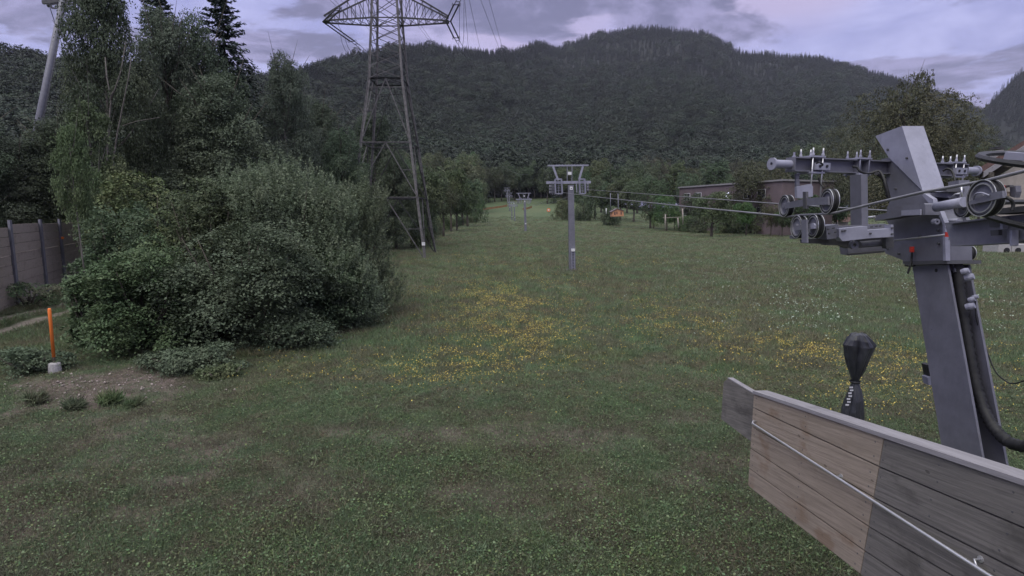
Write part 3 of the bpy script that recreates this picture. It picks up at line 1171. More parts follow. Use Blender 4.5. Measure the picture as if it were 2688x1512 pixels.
# ------------------------------------------------------------------ big shrubs
def shrub(name, label, cat, cx, Y, topy, wpx, seed, mat, ncl, nl, rc, leaf, depth=1.0, mode='spray', flat=.6, asp=.6, low=.02, droop=.35, baseoff=0):
    X = (cx - CX) / FPX * Y
    z0 = float(gz(X, Y)) + baseoff
    h = CAMH + (HOR - topy) * Y / FPX - z0
    wd = wpx / FPX * Y / 2
    r = np.random.default_rng(seed)
    e = [(0, 0, h * .42, wd * .72, wd * .72 * depth, h * .45)]
    for i in range(16):
        a = r.random() * 6.28
        q = .45 + .4 * r.random()
        zz = h * (.12 + .68 * r.random())
        f = 1.0 if zz < h * .5 else .72
        e.append((math.cos(a) * wd * q * f, math.sin(a) * wd * q * depth * f, zz, wd * .27, wd * .27, h * .15))
    P, NN, C = crown_pts(r, e, ncl, nl, rc, flat, .6, droop, mode, .05)
    ok = P[:, 2] > low
    P, NN = P[ok], NN[ok]
    V, F = leaf_quads(P, NN, np.full(len(P), leaf), asp, seed)
    o = thing(name, (X, Y, z0), label, cat)
    link('foliage', arr_mesh('foliage', V, F, mat), None, o)
    mb = MB()
    for i in range(9):
        a = r.random() * 6.28
        d = Vector((math.cos(a) * wd * .55, math.sin(a) * wd * .55 * depth, h * (.55 + .25 * r.random())))
        s = Vector((math.cos(a) * .15, math.sin(a) * .15, -.05))
        mb.tube([s, s + d * .35 + Vector((0, 0, h * .06)), s + d * .7, s + d], [.06, .045, .03, .008], 6)
    OFF[o.name] = Vector((0, 0, 0))
    st = mb.build('stems', M['bark'], o)
    OFF[o.name] = Vector((X, Y, z0))
    return o


shrub('hazel_bush', 'big dark green hazel bush with layered branches at the centre of the shrub bank', 'bush', 640, 19.5, 525, 500, 401, M['leafD'], 620, 92, .78, .10, .8, flat=.8)
shrub('hazel_bush', 'dark hazel bush directly right of the orange marker pole', 'bush', 370, 18.3, 600, 330, 402, M['leafD'], 430, 80, .62, .10, .8, flat=.8)
shrub('willow_bush', 'tall grey green willow bush forming the top of the shrub bank', 'bush', 760, 22.5, 380, 460, 403, M['leafW'], 5200, 30, .66, .10, .8, 'shoot', .5, .38)
shrub('willow_bush', 'grey green willow bush sloping down to the meadow beside the pylon foot', 'bush', 900, 24.5, 470, 330, 404, M['leafW'], 3400, 30, .6, .10, .8, 'shoot', .5, .38)
shrub('maple_bush', 'yellowish green broadleaf bush left of the willow top', 'bush', 560, 21.5, 430, 320, 405, M['leafY'], 1300, 30, .45, .11, .8)
shrub('hazel_bush', 'dark low bush reaching over the grass below the willow', 'bush', 840, 21.8, 610, 300, 406, M['leafD'], 420, 80, .7, .10, .75, flat=.8)
shrub('elder_bush', 'loose dark bush hiding the end of the noise wall', 'bush', 320, 21, 500, 250, 407, M['leafD'], 700, 30, .40, .11, .8)
shrub('dogwood_bush', 'big leaved dark bush behind the orange marker pole', 'bush', 240, 18.6, 690, 170, 408, M['leafD'], 420, 26, .30, .13, .8)
shrub('alder_bush', 'dark bush filling the gap between the noise wall and the tall trees', 'bush', 400, 26, 400, 330, 409, M['leafT'], 1000, 28, .45, .12, .8)
shrub('alder_bush', 'dark grey green bush growing over the top of the noise wall', 'bush', 70, 41, 450, 330, 410, M['leafT'], 900, 26, .5, .14, .6)
shrub('nettle_clump', 'low patch of weeds spilling from the bush onto the loose soil', 'weeds', 470, 15.9, 905, 330, 411, M['leafD'], 520, 22, .22, .075, .4)
shrub('bindweed_clump', 'small light green leafy clump at the tip of the shrub bank', 'weeds', 560, 15.2, 960, 130, 412, M['leafY'], 200, 20, .18, .07, .6)
shrub('nettle_clump', 'low weeds along the front foot of the hazel bush', 'weeds', 760, 18.3, 835, 260, 413, M['leafD'], 420, 22, .25, .08, .45)
shrub('weed_clump', 'dark weeds left of the orange marker pole', 'weeds', 50, 15.6, 905, 230, 414, M['leafD'], 380, 20, .2, .07, .5)
shrub('weed_clump', 'weeds growing along the foot of the noise wall', 'weeds', 60, 27.0, 730, 330, 415, M['grassA'], 420, 22, .3, .10, .3)
for i, (x, y, lab) in enumerate(((198, 1075, 'round dark grass tuft on the loose soil, largest of the three tufts'), (290, 1062, 'pale long bladed grass tuft in the middle of the loose soil'), (352, 1068, 'small dark grass tuft at the right end of the loose soil'), (95, 1060, 'wide grass tuft at the left end of the loose soil'))):
    p = G(x, y)
    r = np.random.default_rng(500 + i)
    k = 420
    a = r.random(k) * 6.28
    el = .5 + .9 * r.random(k)
    L = (.34, .42, .26, .38)[i] * (.6 + .5 * r.random(k))
    dv = np.stack([np.cos(a) * np.cos(el), np.sin(a) * np.cos(el), np.sin(el)], -1)
    b0 = np.stack([np.cos(a) * .06, np.sin(a) * .06, 0 * a], -1)
    P = b0 + dv * L[:, None] * .5
    V, F = leaf_quads(P, r.normal(size=(k, 3)), L, .06, i, dv)
    V[:, 2] = np.maximum(V[:, 2], -.02)
    o = link('grass_tuft', arr_mesh('grass_tuft', V, F, M['grassA']))
    o.location = (p.x, p.y, p.z)
    tag(o, lab, 'grass tuft')

# ------------------------------------------------------------------ grass, clover, flowers (stuff)
def clump(seed, n, rad, L, lw, mat, el0=.7, el1=1.5):
    r = np.random.default_rng(seed)
    a = r.random(n) * 6.28
    q = rad * np.sqrt(r.random(n))
    az = r.random(n) * 6.28
    el = el0 + (el1 - el0) * r.random(n)
    Ln = L * (.5 + .7 * r.random(n))
    dv = np.stack([np.cos(az) * np.cos(el), np.sin(az) * np.cos(el), np.sin(el)], -1)
    P = np.stack([np.cos(a) * q, np.sin(a) * q, 0 * q], -1) + dv * Ln[:, None] * .48
    V, F = leaf_quads(P, r.normal(size=(n, 3)), Ln, lw, seed, dv)
    V[:, 2] = np.maximum(V[:, 2], -.02)
    return proto('grass_clump', arr_mesh('grass_clump', V, F, mat))


def leafpatch(seed, n, rad, leaf, hz, mat):
    r = np.random.default_rng(seed)
    a = r.random(n) * 6.28
    q = rad * np.sqrt(r.random(n))
    P = np.stack([np.cos(a) * q, np.sin(a) * q, hz * (.3 + .7 * r.random(n))], -1)
    NN = r.normal(size=(n, 3)) * .45 + np.array([0, 0, 1.0])
    V, F = leaf_quads(P, NN, np.full(n, leaf), .75, seed)
    return proto('leaf_patch', arr_mesh('leaf_patch', V, F, mat))


def view_points(n, Y0, Y1, seed, margin=1.08, powr=1.0):
    """points on the ground seen from about here, density falling with distance"""
    r = np.random.default_rng(seed)
    u = r.random(n)
    Y = Y0 * (Y1 / Y0) ** (u ** powr)
    X = (r.random(n) * 2 - 1) * Y * .92 * margin
    return X, Y, r


short = [clump(601 + i, 46, .20, .085, .07, M['grassA'], .25, 1.4) for i in range(3)] + [clump(611, 40, .20, .08, .07, M['grassB'], .1, 1.2)]
tallg = [clump(621 + i, 60, .24, .30, .035, M['grassT'], .7, 1.5) for i in range(3)] + [clump(631, 36, .24, .36, .03, M['grassB'], .9, 1.5)]
clov = [leafpatch(641 + i, 16, .34, .028, .07, M['clover']) for i in range(3)]

X, Y, r = view_points(74000, 5.2, 24, 1, 1.35, 1.0)
b_, g_, t_ = zones(X, Y)
edge = 14.2 + (fbm(X * .3, Y * .3, 3) - .5) * 2.6 - .12 * np.abs(X)
keep = (r.random(len(X)) > b_ * .70) & (g_ < .4) & ((Y < edge + 2.5) | (t_ > .35) | (X < -7))
X, Y, b_ = X[keep], Y[keep], b_[keep]
n = len(X)
s = (.75 + .6 * r.random(n))
dry = (fbm(X * .7 + 5, Y * .9, 3) + r.random(n) * .45) > .78
pk = np.where(dry, 3, r.integers(0, 3, n))
# (join order is reversed inside the picker for some builds, so the dry clump is only one of four either way)
o = scatter('grass', np.stack([X, Y, gz(X, Y)], -1), np.stack([s, s, s * (.7 + .6 * r.random(n))], -1), r.random(n) * 6.28, pk, short)
tag(o, 'short mown grass in the foreground', 'grass')
X, Y, r = view_points(20000, 5.2, 22, 2, 1.1, 1.0)
b_, g_, t_ = zones(X, Y)
cl = fbm(X * .55 + 40, Y * .7 + 11, 3)
keep = (cl + r.random(len(X)) * .9 > .82) & (r.random(len(X)) > b_ * .7) & (g_ < .4) & (Y < 20)
X, Y = X[keep], Y[keep]
n = len(X)
s = .5 + 1.0 * r.random(n)
o = scatter('clover', np.stack([X, Y, gz(X, Y) + .015], -1), np.stack([s, s, s], -1), r.random(n) * 6.28, r.integers(0, 3, n), clov)
tag(o, 'clover and small broad leaved herbs in the short grass', 'clover')
X, Y, r = view_points(150000, 6, 230, 3, 1.4, 1.0)
b_, g_, t_ = zones(X, Y)
edge = 14.2 + (fbm(X * .3, Y * .3, 3) - .5) * 2.6 - .12 * np.abs(X)
sparse = r.random(len(X)) < .045
keep = ((Y > edge + r.random(len(X)) * 2) | sparse) & (t_ < .25 + .9 * r.random(len(X))) & (g_ < .3) & (b_ < .5) & ~((X < -7) & (Y < 17.5))
X, Y = X[keep], Y[keep]
n = len(X)
s = (.75 + .6 * r.random(n)) * np.interp(Y, [11, 30, 95, 230], [.8, 1.1, 2.2, 4.0])
dry = (fbm(X * .22 + 5, Y * .22, 3) + r.random(n) * .4) > .84
pk = np.where(dry, 3, r.integers(0, 3, n))
hh = .4 + 1.0 * fbm(X * .35 + 70, Y * .35, 3)
o = scatter('tall_grass', np.stack([X, Y, gz(X, Y)], -1), np.stack([s, s, np.minimum(s, 1.5) * hh * np.maximum(sstep(0, 5, Y - edge[keep]), .3 * r.random(n)) * .6 + .25], -1), r.random(n) * 6.28, pk, tallg)
tag(o, 'uncut meadow grass', 'grass')


def flower(seed, n, rad, sz, hz, mat):
    r = np.random.default_rng(seed)
    a = r.random(n) * 6.28
    q = rad * np.sqrt(r.random(n))
    P = np.stack([np.cos(a) * q, np.sin(a) * q, hz * (.7 + .5 * r.random(n))], -1)
    NN = r.normal(size=(n, 3)) * .6 + np.array([0, -.25, 1.0])
    V, F = leaf_quads(P, NN, np.full(n, sz), .9, seed)
    return proto('flower_heads', arr_mesh('flower_heads', V, F, mat))


yf = [flower(651 + i, 2, .12, .032, .24, M['yellow']) for i in range(3)]
wf = [flower(661 + i, 3, .24, .07, .38, M['umbel']) for i in range(3)]


def blobs(lst, seed, total):
    r = np.random.default_rng(seed)
    out = []
    ws = np.array([b[4] * b[2] * b[3] for b in lst], float)
    ws /= ws.sum()
    for (x, y, sx, sy, w_), f in zip(lst, ws):
        k = int(total * f)
        a = x + r.normal(size=k) * sx * .8
        c_ = y + r.normal(size=k) * sy * .8
        for i in range(k):
            if c_[i] < 570:
                continue
            if fbm(a[i] * .035, c_[i] * .09, 2) + r.random() * .3 < .60:
                continue
            Yg = 6714.0 / max(c_[i] * D - HOR, 3) 
            p = G(a[i] * D, c_[i] * D) if Yg > 60 else PY(a[i] * D, c_[i] * D, Yg)
            out.append((p.x, p.y, float(gz(p.x, p.y)), Yg))
    return np.array(out), r


YB = [(1240, 745, 110, 26, 1.9), (1340, 705, 60, 20, .6), (1290, 800, 130, 60, .8), (1330, 860, 90, 40, .6), (1060, 965, 100, 30, .4), (1190, 905, 130, 50, .5),
      (1560, 662, 90, 10, 1.6), (1480, 690, 60, 18, .5), (1750, 830, 110, 26, .8), (1930, 885, 90, 22, 1.1), (2080, 905, 120, 28, .7), (2230, 930, 120, 45, .35), (1170, 655, 110, 14, .7),
      (860, 950, 160, 45, .12), (1270, 660, 90, 14, .6), (1640, 770, 100, 40, .3), (2480, 960, 120, 80, .15), (1290, 600, 60, 25, .15), (1500, 850, 300, 120, .08), (2200, 1000, 200, 60, .2)]
P4, r = blobs(YB, 8, 17000)
n = len(P4)
s = (.7 + .6 * r.random(n)) * np.interp(P4[:, 3], [10, 30, 70], [.75, 1.3, 2.2])
o = scatter('yellow_flowers', P4[:, :3], np.stack([s, s, np.full(n, 1.0)], -1), r.random(n) * 6.28, r.integers(0, 3, n), yf)
tag(o, 'yellow meadow flowers in drifts across the grass', 'flowers')
WB = [(2000, 800, 130, 45, 1), (1900, 705, 220, 40, .8), (2260, 690, 220, 60, .8), (1720, 640, 200, 24, .7), (1560, 600, 160, 16, .6), (2480, 760, 120, 80, .8), (1180, 575, 60, 12, .8), (2050, 650, 250, 25, .6), (700, 860, 100, 30, .15)]
P4, r = blobs(WB, 9, 2400)
n = len(P4)
s = (.5 + .7 * r.random(n)) * np.interp(P4[:, 3], [10, 30, 70], [.9, 1.1, 1.5])
o = scatter('white_flowers', P4[:, :3], np.stack([s, s, np.full(n, 1.0)], -1), r.random(n) * 6.28, r.integers(0, 3, n), wf)
tag(o, 'scattered white umbel flowers on the right of the meadow', 'flowers')
# stones and chips on the loose soil
k = 520
r = np.random.default_rng(12)
X = -10.7 + r.normal(size=k) * 1.6
Y = 14.3 + r.normal(size=k) * .95
mbs = []
V = []
F = []
for i in range(k):
    s_ = .014 + .035 * r.random() ** 3
    c_ = np.array([X[i], Y[i], float(gz(X[i], Y[i])) + s_ * .4])
    q = r.normal(size=(6, 3)) * .25 + np.array([[1, 0, 0], [-1, 0, 0], [0, 1, 0], [0, -1, 0], [0, 0, .7], [0, 0, -.7]])
    V.append(c_ + q * s_)
    b = 6 * i
    F += [(b, b + 2, b + 4), (b + 2, b + 1, b + 4), (b + 1, b + 3, b + 4), (b + 3, b, b + 4), (b + 2, b, b + 5), (b + 1, b + 2, b + 5), (b + 3, b + 1, b + 5), (b, b + 3, b + 5)]
o = link('gravel', arr_mesh('gravel', np.concatenate(V), F, mat_plain('chips', (.27, .23, .22), .9, 0.0, .5, 30)))
tag(o, 'small stones and wood chips on the bare soil', 'gravel', kind='stuff')

# ------------------------------------------------------------------ lattice pylon
PX0, PYc = -12.5, 60.0
pyl = thing('lattice_pylon', (PX0, PYc, 0), 'tall steel lattice power pylon at the left edge of the meadow', 'pylon')


def hw(z):
    return float(np.interp(z, [0, 17.9, 23.7, 40], [3.95, 1.62, 1.28, .55]))


def corner(i, z):
    sx, sy = ((-1, -1), (1, -1), (1, 1), (-1, 1))[i]
    return Vector((PX0 + sx * hw(z), PYc + sy * hw(z), z))


for i in range(4):
    mb = MB()
    zs = (-.3, 17.9, 23.7, 40)
    for a, b in zip(zs[:-1], zs[1:]):
        wd = .24 if a < 10 else .19
        p, q = corner(i, a), corner(i, b)
        sx, sy = ((-1, -1), (1, -1), (1, 1), (-1, 1))[i]
        mb.bar(p, q, wd, .04, (0, -sy, 0))
        mb.bar(p + Vector((sx * .1, 0, 0)), q + Vector((sx * .1, 0, 0)), .04, wd, (0, -sy, 0))
    mb.build('leg', M['pylon'], pyl)
for i in range(4):
    mb = MB()
    c_ = corner(i, 0)
    mb.lathe((c_.x, c_.y, -.2), (0, 0, 1), [(.0, .0), (.34, 0), (.32, .38), (.0, .40)], 16)
    mb.build('footing', M['concrete'], pyl)


def brace(mb, a, b, wd=.09):
    mb.bar(a, b, wd, .03)
    mb.bar(a, b, .03, wd)


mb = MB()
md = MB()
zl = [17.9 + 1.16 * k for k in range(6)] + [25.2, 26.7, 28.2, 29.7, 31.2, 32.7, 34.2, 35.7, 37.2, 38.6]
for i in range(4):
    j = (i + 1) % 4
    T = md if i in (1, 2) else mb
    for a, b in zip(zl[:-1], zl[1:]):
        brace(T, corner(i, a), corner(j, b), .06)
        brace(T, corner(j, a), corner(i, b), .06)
    for z in (17.9, 23.7, 26.7):
        brace(T, corner(i, z), corner(j, z), .12)
    # lower body: horizontals and K braces
    for z0, z1 in ((0, 6.2), (6.2, 11.6), (11.6, 17.9)):
        mid1 = (corner(i, z1) + corner(j, z1)) / 2
        brace(T, corner(i, z0), mid1, .10)
        brace(T, corner(j, z0), mid1, .10)
        brace(T, corner(i, z1), corner(j, z1), .12)
        brace(T, corner(i, (z0 + z1) / 2), (corner(i, z0) + mid1) / 2, .06)
        brace(T, corner(j, (z0 + z1) / 2), (corner(j, z0) + mid1) / 2, .06)
    brace(T, corner(i, 17.0), corner(j, 17.0), .08)
for z in (6.2, 11.6, 17.9, 23.7):
    brace(md, corner(0, z), corner(2, z), .07)
    brace(md, corner(1, z), corner(3, z), .07)
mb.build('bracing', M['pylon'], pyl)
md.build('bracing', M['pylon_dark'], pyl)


def arm(sx, L, z, up_z, tipw=.35):
    a = MB()
    n_ = 6
    hb = hw(z)
    lo = []
    hi_ = []
    for sy in (-1, 1):
        lo.append([Vector((PX0 + sx * (hb + (L - hb) * k / n_), PYc + sy * (hb + (tipw - hb) * k / n_), z)) for k in range(n_ + 1)])
        hi_.append([Vector((PX0 + sx * (hb + (L - hb) * k / n_), PYc + sy * (hw(up_z) + (tipw - hw(up_z)) * k / n_), up_z + (z + .45 - up_z) * k / n_)) for k in range(n_ + 1)])
    for c_ in lo + hi_:
        a.bar(c_[0], c_[-1], .13, .13)
    for s_ in (0, 1):
        for k in range(n_):
            brace(a, lo[s_][k], hi_[s_][k + 1], .055)
            brace(a, hi_[s_][k], lo[s_][k + 1] if k == n_ - 1 else hi_[s_][k + 1], .05)
            if k:
                brace(a, lo[s_][k], hi_[s_][k], .055)
    for k in range(n_):
        brace(a, lo[0][k], lo[1][k + 1], .05)
        brace(a, lo[1][k], lo[0][k + 1], .05)
    a.bar(lo[0][-1], lo[1][-1], .14, .14)
    a.build('crossarm', M['pylon_dark'], pyl)


arm(-1, 6.25, 23.7, 26.7)
arm(1, 6.1, 23.7, 26.7)
arm(-1, 8.6, 30.5, 33.2)
arm(1, 8.4, 30.5, 33.2)
# number plate
a_ = PY(ZQ(645, 1325)[0], ZQ(645, 1325)[1], 56.0)
mb = MB()
mb.box(a_, .32, .04, .32)
mb.build('number_plate', M['white'], pyl)

# insulator strings and conductors
def string(p, q, name='insulator_string', label=None):
    mb = MB()
    p, q = Vector(p), Vector(q)
    d = q - p
    side = Vector((0, 1, 0)) if abs(d.y) < d.length * .5 else Vector((1, 0, 0))
    o_ = thing(name, p, label, 'insulator', 'insulator strings on the pylon arms')
    for s_ in (-.24, .24):
        n_ = 14
        pts, rr_ = [], []
        for k in range(n_ * 2 + 1):
            pts.append(p.lerp(q, k / (2 * n_)) + side * s_)
            rr_.append(.085 if k % 2 else .05)
        mb.tube(pts, rr_, 8)
    mb.build('insulator', M['insul'], o_)
    m2 = MB()
    m2.bar(p + side * -.3, p + side * .3, .07, .07)
    m2.bar(q + side * -.32, q + side * .32, .07, .07)
    dd = d.normalized()
    m2.bar(q + side * -.2, q + side * -.2 + dd * .9, .05, .05)
    m2.bar(q + side * .2, q + side * .2 + dd * .9, .05, .05)
    m2.bar(q + side * -.2 + dd * .55, q + side * .2 + dd * .55, .05, .05)
    for s_ in (-.36, .36):
        ring = [q + side * s_ + side.cross(dd) * .17 * math.cos(t) + dd * .17 * math.sin(t) for t in [2 * math.pi * k / 12 for k in range(13)]]
        m2.tube(ring, .02, 5, False)
    m2.build('yoke', M['pylon_dark'], o_)
    return q + dd * .9


def wire(pts, r_, name, label, cat, group=None, mat='wire', sag=0.0, n=14):
    a, b = Vector(pts[0]), Vector(pts[-1])
    if len(pts) == 2:
        pts = [a.lerp(b, k / n) - Vector((0, 0, sag * 4 * (k / n) * (1 - k / n))) for k in range(n + 1)]
    mb = MB()
    mb.tube(pts, r_, 6)
    o_ = mb.build(name, M[mat])
    return tag(o_, label, cat, group)


tipL = Vector((PX0 - 6.25, PYc, 23.7))
tipR = Vector((PX0 + 6.1, PYc, 23.75))
qL = PY(*ZP(515, 655), 63.2)
qR = PY(*ZP(2160, 600), 63.0)
eL = string(tipL, qL, label='double insulator string hanging down from the left pylon arm')
eR = string(tipR, qR, label='double insulator string hanging down from the right pylon arm')
qL2 = PY(*ZP(268, 165), 56.8)
qR2 = PY(*ZP(2160, 75), 57.0)
eL2 = string(tipL, qL2, label='double insulator string rising towards us from the left pylon arm tip')
eR2 = string(tipR, qR2, label='double insulator string rising towards us from the right pylon arm tip')
farL, farR = PY(1440, 392, 640), PY(1500, 398, 640)
GW = 'power lines running to the far mountain side'
LW = 'thin power line sagging from the pylon to the forested slope'
for dx in (-.2, .2):
    wire([eL + Vector((dx, 0, 0)), farL + Vector((dx * 4, 0, 0))], .022, 'power_line', LW, 'power line', GW, sag=20)
    wire([eR + Vector((dx, 0, 0)), farR + Vector((dx * 4, 0, 0))], .022, 'power_line', LW, 'power line', GW, sag=20)
GN = 'power lines coming overhead towards the camera'
LN = 'thin power line rising from the pylon arm out of the top of the picture'
for dx in (-.2, .2):
    wire([eL2 + Vector((dx, 0, 0)), Vector((-17.5 + dx, 8, 29.5))], .02, 'power_line', LN, 'power line', GN, sag=2)
    wire([eR2 + Vector((dx, 0, 0)), Vector((-2.6 + dx, 8, 29.5))], .02, 'power_line', LN, 'power line', GN, sag=2)
for x0, x1, x2, y2 in ((1232, 1262, 1300, 400), (1262, 1314, 1375, 395), (1284, 1322, 1385, 395), (1220, 1230, 1290, 392)):
    p0, p1 = PY(x0 - 14, -60, 62.0), PY(x1, 137, 75)
    wire([PY(x0 - 20, -90, 60), PY(x0, 0, 66), PY(x1, 137, 88), PY(x1 + 40, 250, 130), PY(x1 + 90, 340, 220), PY(x1 + 200, 395, 500)], .022, 'power_line', 'thin power line passing right of the pylon and down over the ridge', 'power line', 'power lines right of the pylon')
for s_ in ((ZP(1380, 180), ZP(1800, 735)), (ZP(1450, 180), ZP(1830, 735)), (ZP(330, 0), ZP(900, 600)), (ZP(390, 0), ZP(930, 590))):
    (xa, ya), (xb, yb) = s_
    wire([PY(xa - 60, ya - 110, 62), PY(xa, ya, 66), PY(xb, yb, 95), PY(xb + 60, yb + 90, 150), PY(xb + 150, yb + 190, 330)], .02, 'power_line', 'thin power line running from the upper pylon arm behind the lattice body', 'power line', 'power lines behind the pylon body')
wire([PY(*ZP(310, 480), 60), PY(*ZP(350, 680), 60.3), PY(*ZP(400, 800), 60.8), PY(*ZP(480, 888), 61.5), PY(*ZP(560, 870), 62.4), PY(*ZP(610, 780), 63.4), eL], .022, 'jumper_wire', 'looping jumper wire hanging under the left pylon arm, outer one', 'wire')
wire([eL2 + Vector((0, 0, 0)), PY(*ZP(290, 400), 60), PY(*ZP(380, 560), 60.3), PY(*ZP(440, 740), 60.8), PY(*ZP(530, 885), 61.5), PY(*ZP(610, 800), 63.4)], .022, 'jumper_wire', 'looping jumper wire hanging under the left pylon arm, inner one', 'wire')
wire([PY(*ZP(2210, 60), 57), PY(*ZP(2212, 560), 60), PY(*ZP(2190, 790), 63)], .02, 'jumper_wire', 'vertical jumper wire beside the right pylon arm tip, left one', 'wire')
wire([PY(*ZP(2282, 0), 57), PY(*ZP(2280, 560), 60), PY(*ZP(2250, 830), 63)], .02, 'jumper_wire', 'vertical jumper wire beside the right pylon arm tip, right one', 'wire')

# ------------------------------------------------------------------ slanted round lift pole far left
SY = 60
pb, pt = PY(96, 350, SY), PY(168, -10, SY)
dv = (pt - pb)
foot = pb - dv * (pb.z / dv.z)
lp = thing('lift_pole', foot, 'slanted round grey lift mast with a frame platform on top above the left trees', 'lift mast')
mb = MB()
mb.tube([foot, pb, pt + dv * .08], [.5, .36, .29], 20)
mb.build('pole', M['steel'], lp)
mb = MB()
lx = Vector((.5, 0, 0))
mb.tube([foot + lx, pb + Vector((.47, -.1, 0)), pt + Vector((.42, -.1, 0))], .035, 5)
for k in range(70):
    q = foot.lerp(pt, k / 70)
    mb.bar(q + Vector((.36, -.1, 0)), q + Vector((.6, -.1, 0)), .04, .04)
mb.build('ladder', M['steel_dark'], lp)
for x0, x1, y0, y1 in ((128, 152, 2, 22), (168, 197, -2, 25)):
    mb = MB()
    c0, c1, c2, c3 = PY(x0, y0, SY), PY(x1 - 2, y0 - 6, SY), PY(x1, y1, SY), PY(x0 + 8, y1 - 1, SY)
    for a, b in ((c0, c1), (c1, c2), (c2, c3), (c3, c0), ((c0 + c3) / 2, (c1 + c2) / 2)):
        mb.bar(a, b, .13, .13)
    mb.build('platform', M['steel_dark'], lp)
mb = MB()
mb.bar(PY(112, 6, SY), PY(226, -4, SY), .25, .35)
mb.build('crossarm', M['steel_dark'], lp)
for x, y in ((125, 4), (212, 10)):
    mb = MB()
    for k in range(3):
        mb.lathe(PY(x + k * 2, y - 8 + k * 9, SY + k * .3), (1, 0, 0), [(0, -.12), (.2, -.12), (.2, .12), (0, .12)], 12)
    mb.bar(PY(x - 4, y - 16, SY), PY(x + 6, y + 8, SY), .2, .3)
    mb.build('pulley_set', M['steel_dark'], lp)
wire([PY(132, 22, 60), PY(190, 192, 150)], .04, 'lift_cable', 'thin lift cable descending right of the slanted pole', 'cable', None, sag=.5)
wire([PY(216, 20, 60), PY(232, 90, 80)], .04, 'lift_cable', 'short piece of lift cable between the pole top and the ash crown', 'cable', None)
wire([PY(-40, 40, 50), PY(44, 182, 120)], .05, 'lift_cable', 'thick lift cable crossing the sky at the upper left corner', 'cable', None, sag=.3)

# ------------------------------------------------------------------ middle drag lift masts
def m_(x, y):     # local metres from the mast zoom
    k = .24155 * 44.5 / 1492
    return ((x - 1015) * k, (1380 - y) * k)


def mast(loc, sc, label, group):
    o_ = thing('lift_mast', loc, label, 'lift mast', group)
    L0 = Vector(loc)

    def P3(x, y, dy=0):
        a, b = m_(x, y)
        return L0 + Vector((a, dy, b))
    mb = MB()
    mb.prism([P3(985, 450, -.17), P3(1045, 450, -.17), P3(1078, 1395, -.24), P3(1008, 1395, -.24)], (0, .42, 0))
    mb.build('column', M['steel'], o_)
    mb = MB()
    mb.box(P3(990, 1362, -.1), .2, .5, .14)
    mb.box(P3(1088, 1362, -.1), .16, .5, .14)
    mb.build('foot_bolts', M['steel_dark'], o_)
    mb = MB()
    mb.bar(P3(752, 425), P3(1228, 420), .18, .2)
    mb.build('crossarm', M['steel_light'], o_)
    mb = MB()
    mb.bar(P3(765, 247), P3(1202, 243), .1, .11)
    for x in range(860, 1150, 32):
        mb.bar(P3(x, 242), P3(x, 230), .02, .02)
    mb.build('top_rail', M['steel_light'], o_)
    for a, b in (((880, 402), (823, 255)), ((1103, 392), (1142, 255))):
        mb = MB()
        mb.bar(P3(*a), P3(*b), .15, .12, (0, 1, 0))
        mb.build('strut', M['steel_light'], o_)
    mb = MB()
    mb.bar(P3(976, 405), P3(974, 250), .04, .04)
    mb.bar(P3(1026, 405), P3(1026, 250), .04, .04)
    mb.build('cable_ladder', M['steel_light'], o_)
    mb = MB()
    mb.box(P3(1000, 328, -.1), .26, .16, .22)
    mb.build('lamp_box', M['white'], o_)
    for x0, x1 in ((845, 925), (1105, 1172)):
        mb = MB()
        y0, y1 = 388, 542
        c_ = [P3(x0, y0, -.28), P3(x1 - 12, y0, -.28), P3(x1, y1, -.28), P3(x0 + 8, y1, -.28)]
        c2 = [v + Vector((0, .6, 0)) for v in c_]
        for k in range(4):
            mb.bar(c_[k], c_[(k + 1) % 4], .05, .07)
            mb.bar(c2[k], c2[(k + 1) % 4], .05, .07)
            mb.bar(c_[k], c2[k], .04, .04)
        for y in (455, 480, 505):
            mb.bar(P3(x0 + 22, y, .05), P3(x1 - 18, y, .05), .03, .03)
        mb.bar(P3((x0 + x1) / 2, 430, .05), P3((x0 + x1) / 2 + 3, 540, .05), .06, .03)
        mb.build('service_basket', M['steel_light'], o_)
    for xs_ in ((790, 812, 835), (1190, 1200)):
        mb = MB()
        for k, x in enumerate(xs_):
            mb.bar(P3(x, 430, -.1), P3(x + 6, 555 if x < 1000 else 520, -.1), .07, .05)
            for y in (470, 500, 530):
                mb.lathe(P3(x, y - (0 if x < 1000 else 25), -.2 + .2 * k), (1, 0, 0), [(0, -.05), (.12, -.05), (.12, .05), (0, .05)], 14)
        mb.build('sheave_train', M['steel'], o_)
    mb = MB()
    mb.bar(P3(1072, 430, -.1), P3(1080, 530, -.1), .1, .06)
    mb.build('hanger', M['steel_light'], o_)
    mb = MB()
    mb.box(P3(1018, 485, -.2), .22, .04, .24)
    mb.build('number_sign', M['white'], o_)
    mb = MB()
    mb.box(P3(1018, 488, -.225), .10, .012, .06)
    mb.build('number_mark', M['steel_dark'], o_)
    mb = MB()
    for x in (1030, 1060):
        mb.bar(P3(x, 1165, -.32), P3(x + 6, 1375, -.36), .05, .05)
    for y in range(1180, 1370, 30):
        mb.bar(P3(1030, y, -.34), P3(1062, y, -.34), .03, .03)
    mb.build('ladder', M['steel_light'], o_)
    mb = MB()
    mb.box(P3(1044, 1143, -.32), .28, .2, .2)
    mb.build('switch_box', M['white'], o_)
    if sc != 1:
        o_.scale = (sc, sc, sc)
    return o_


def mast_at(x, ybase, Y):
    X = (x - CX) / FPX * Y
    return (X, Y, float(gz(X, Y)) - .03)


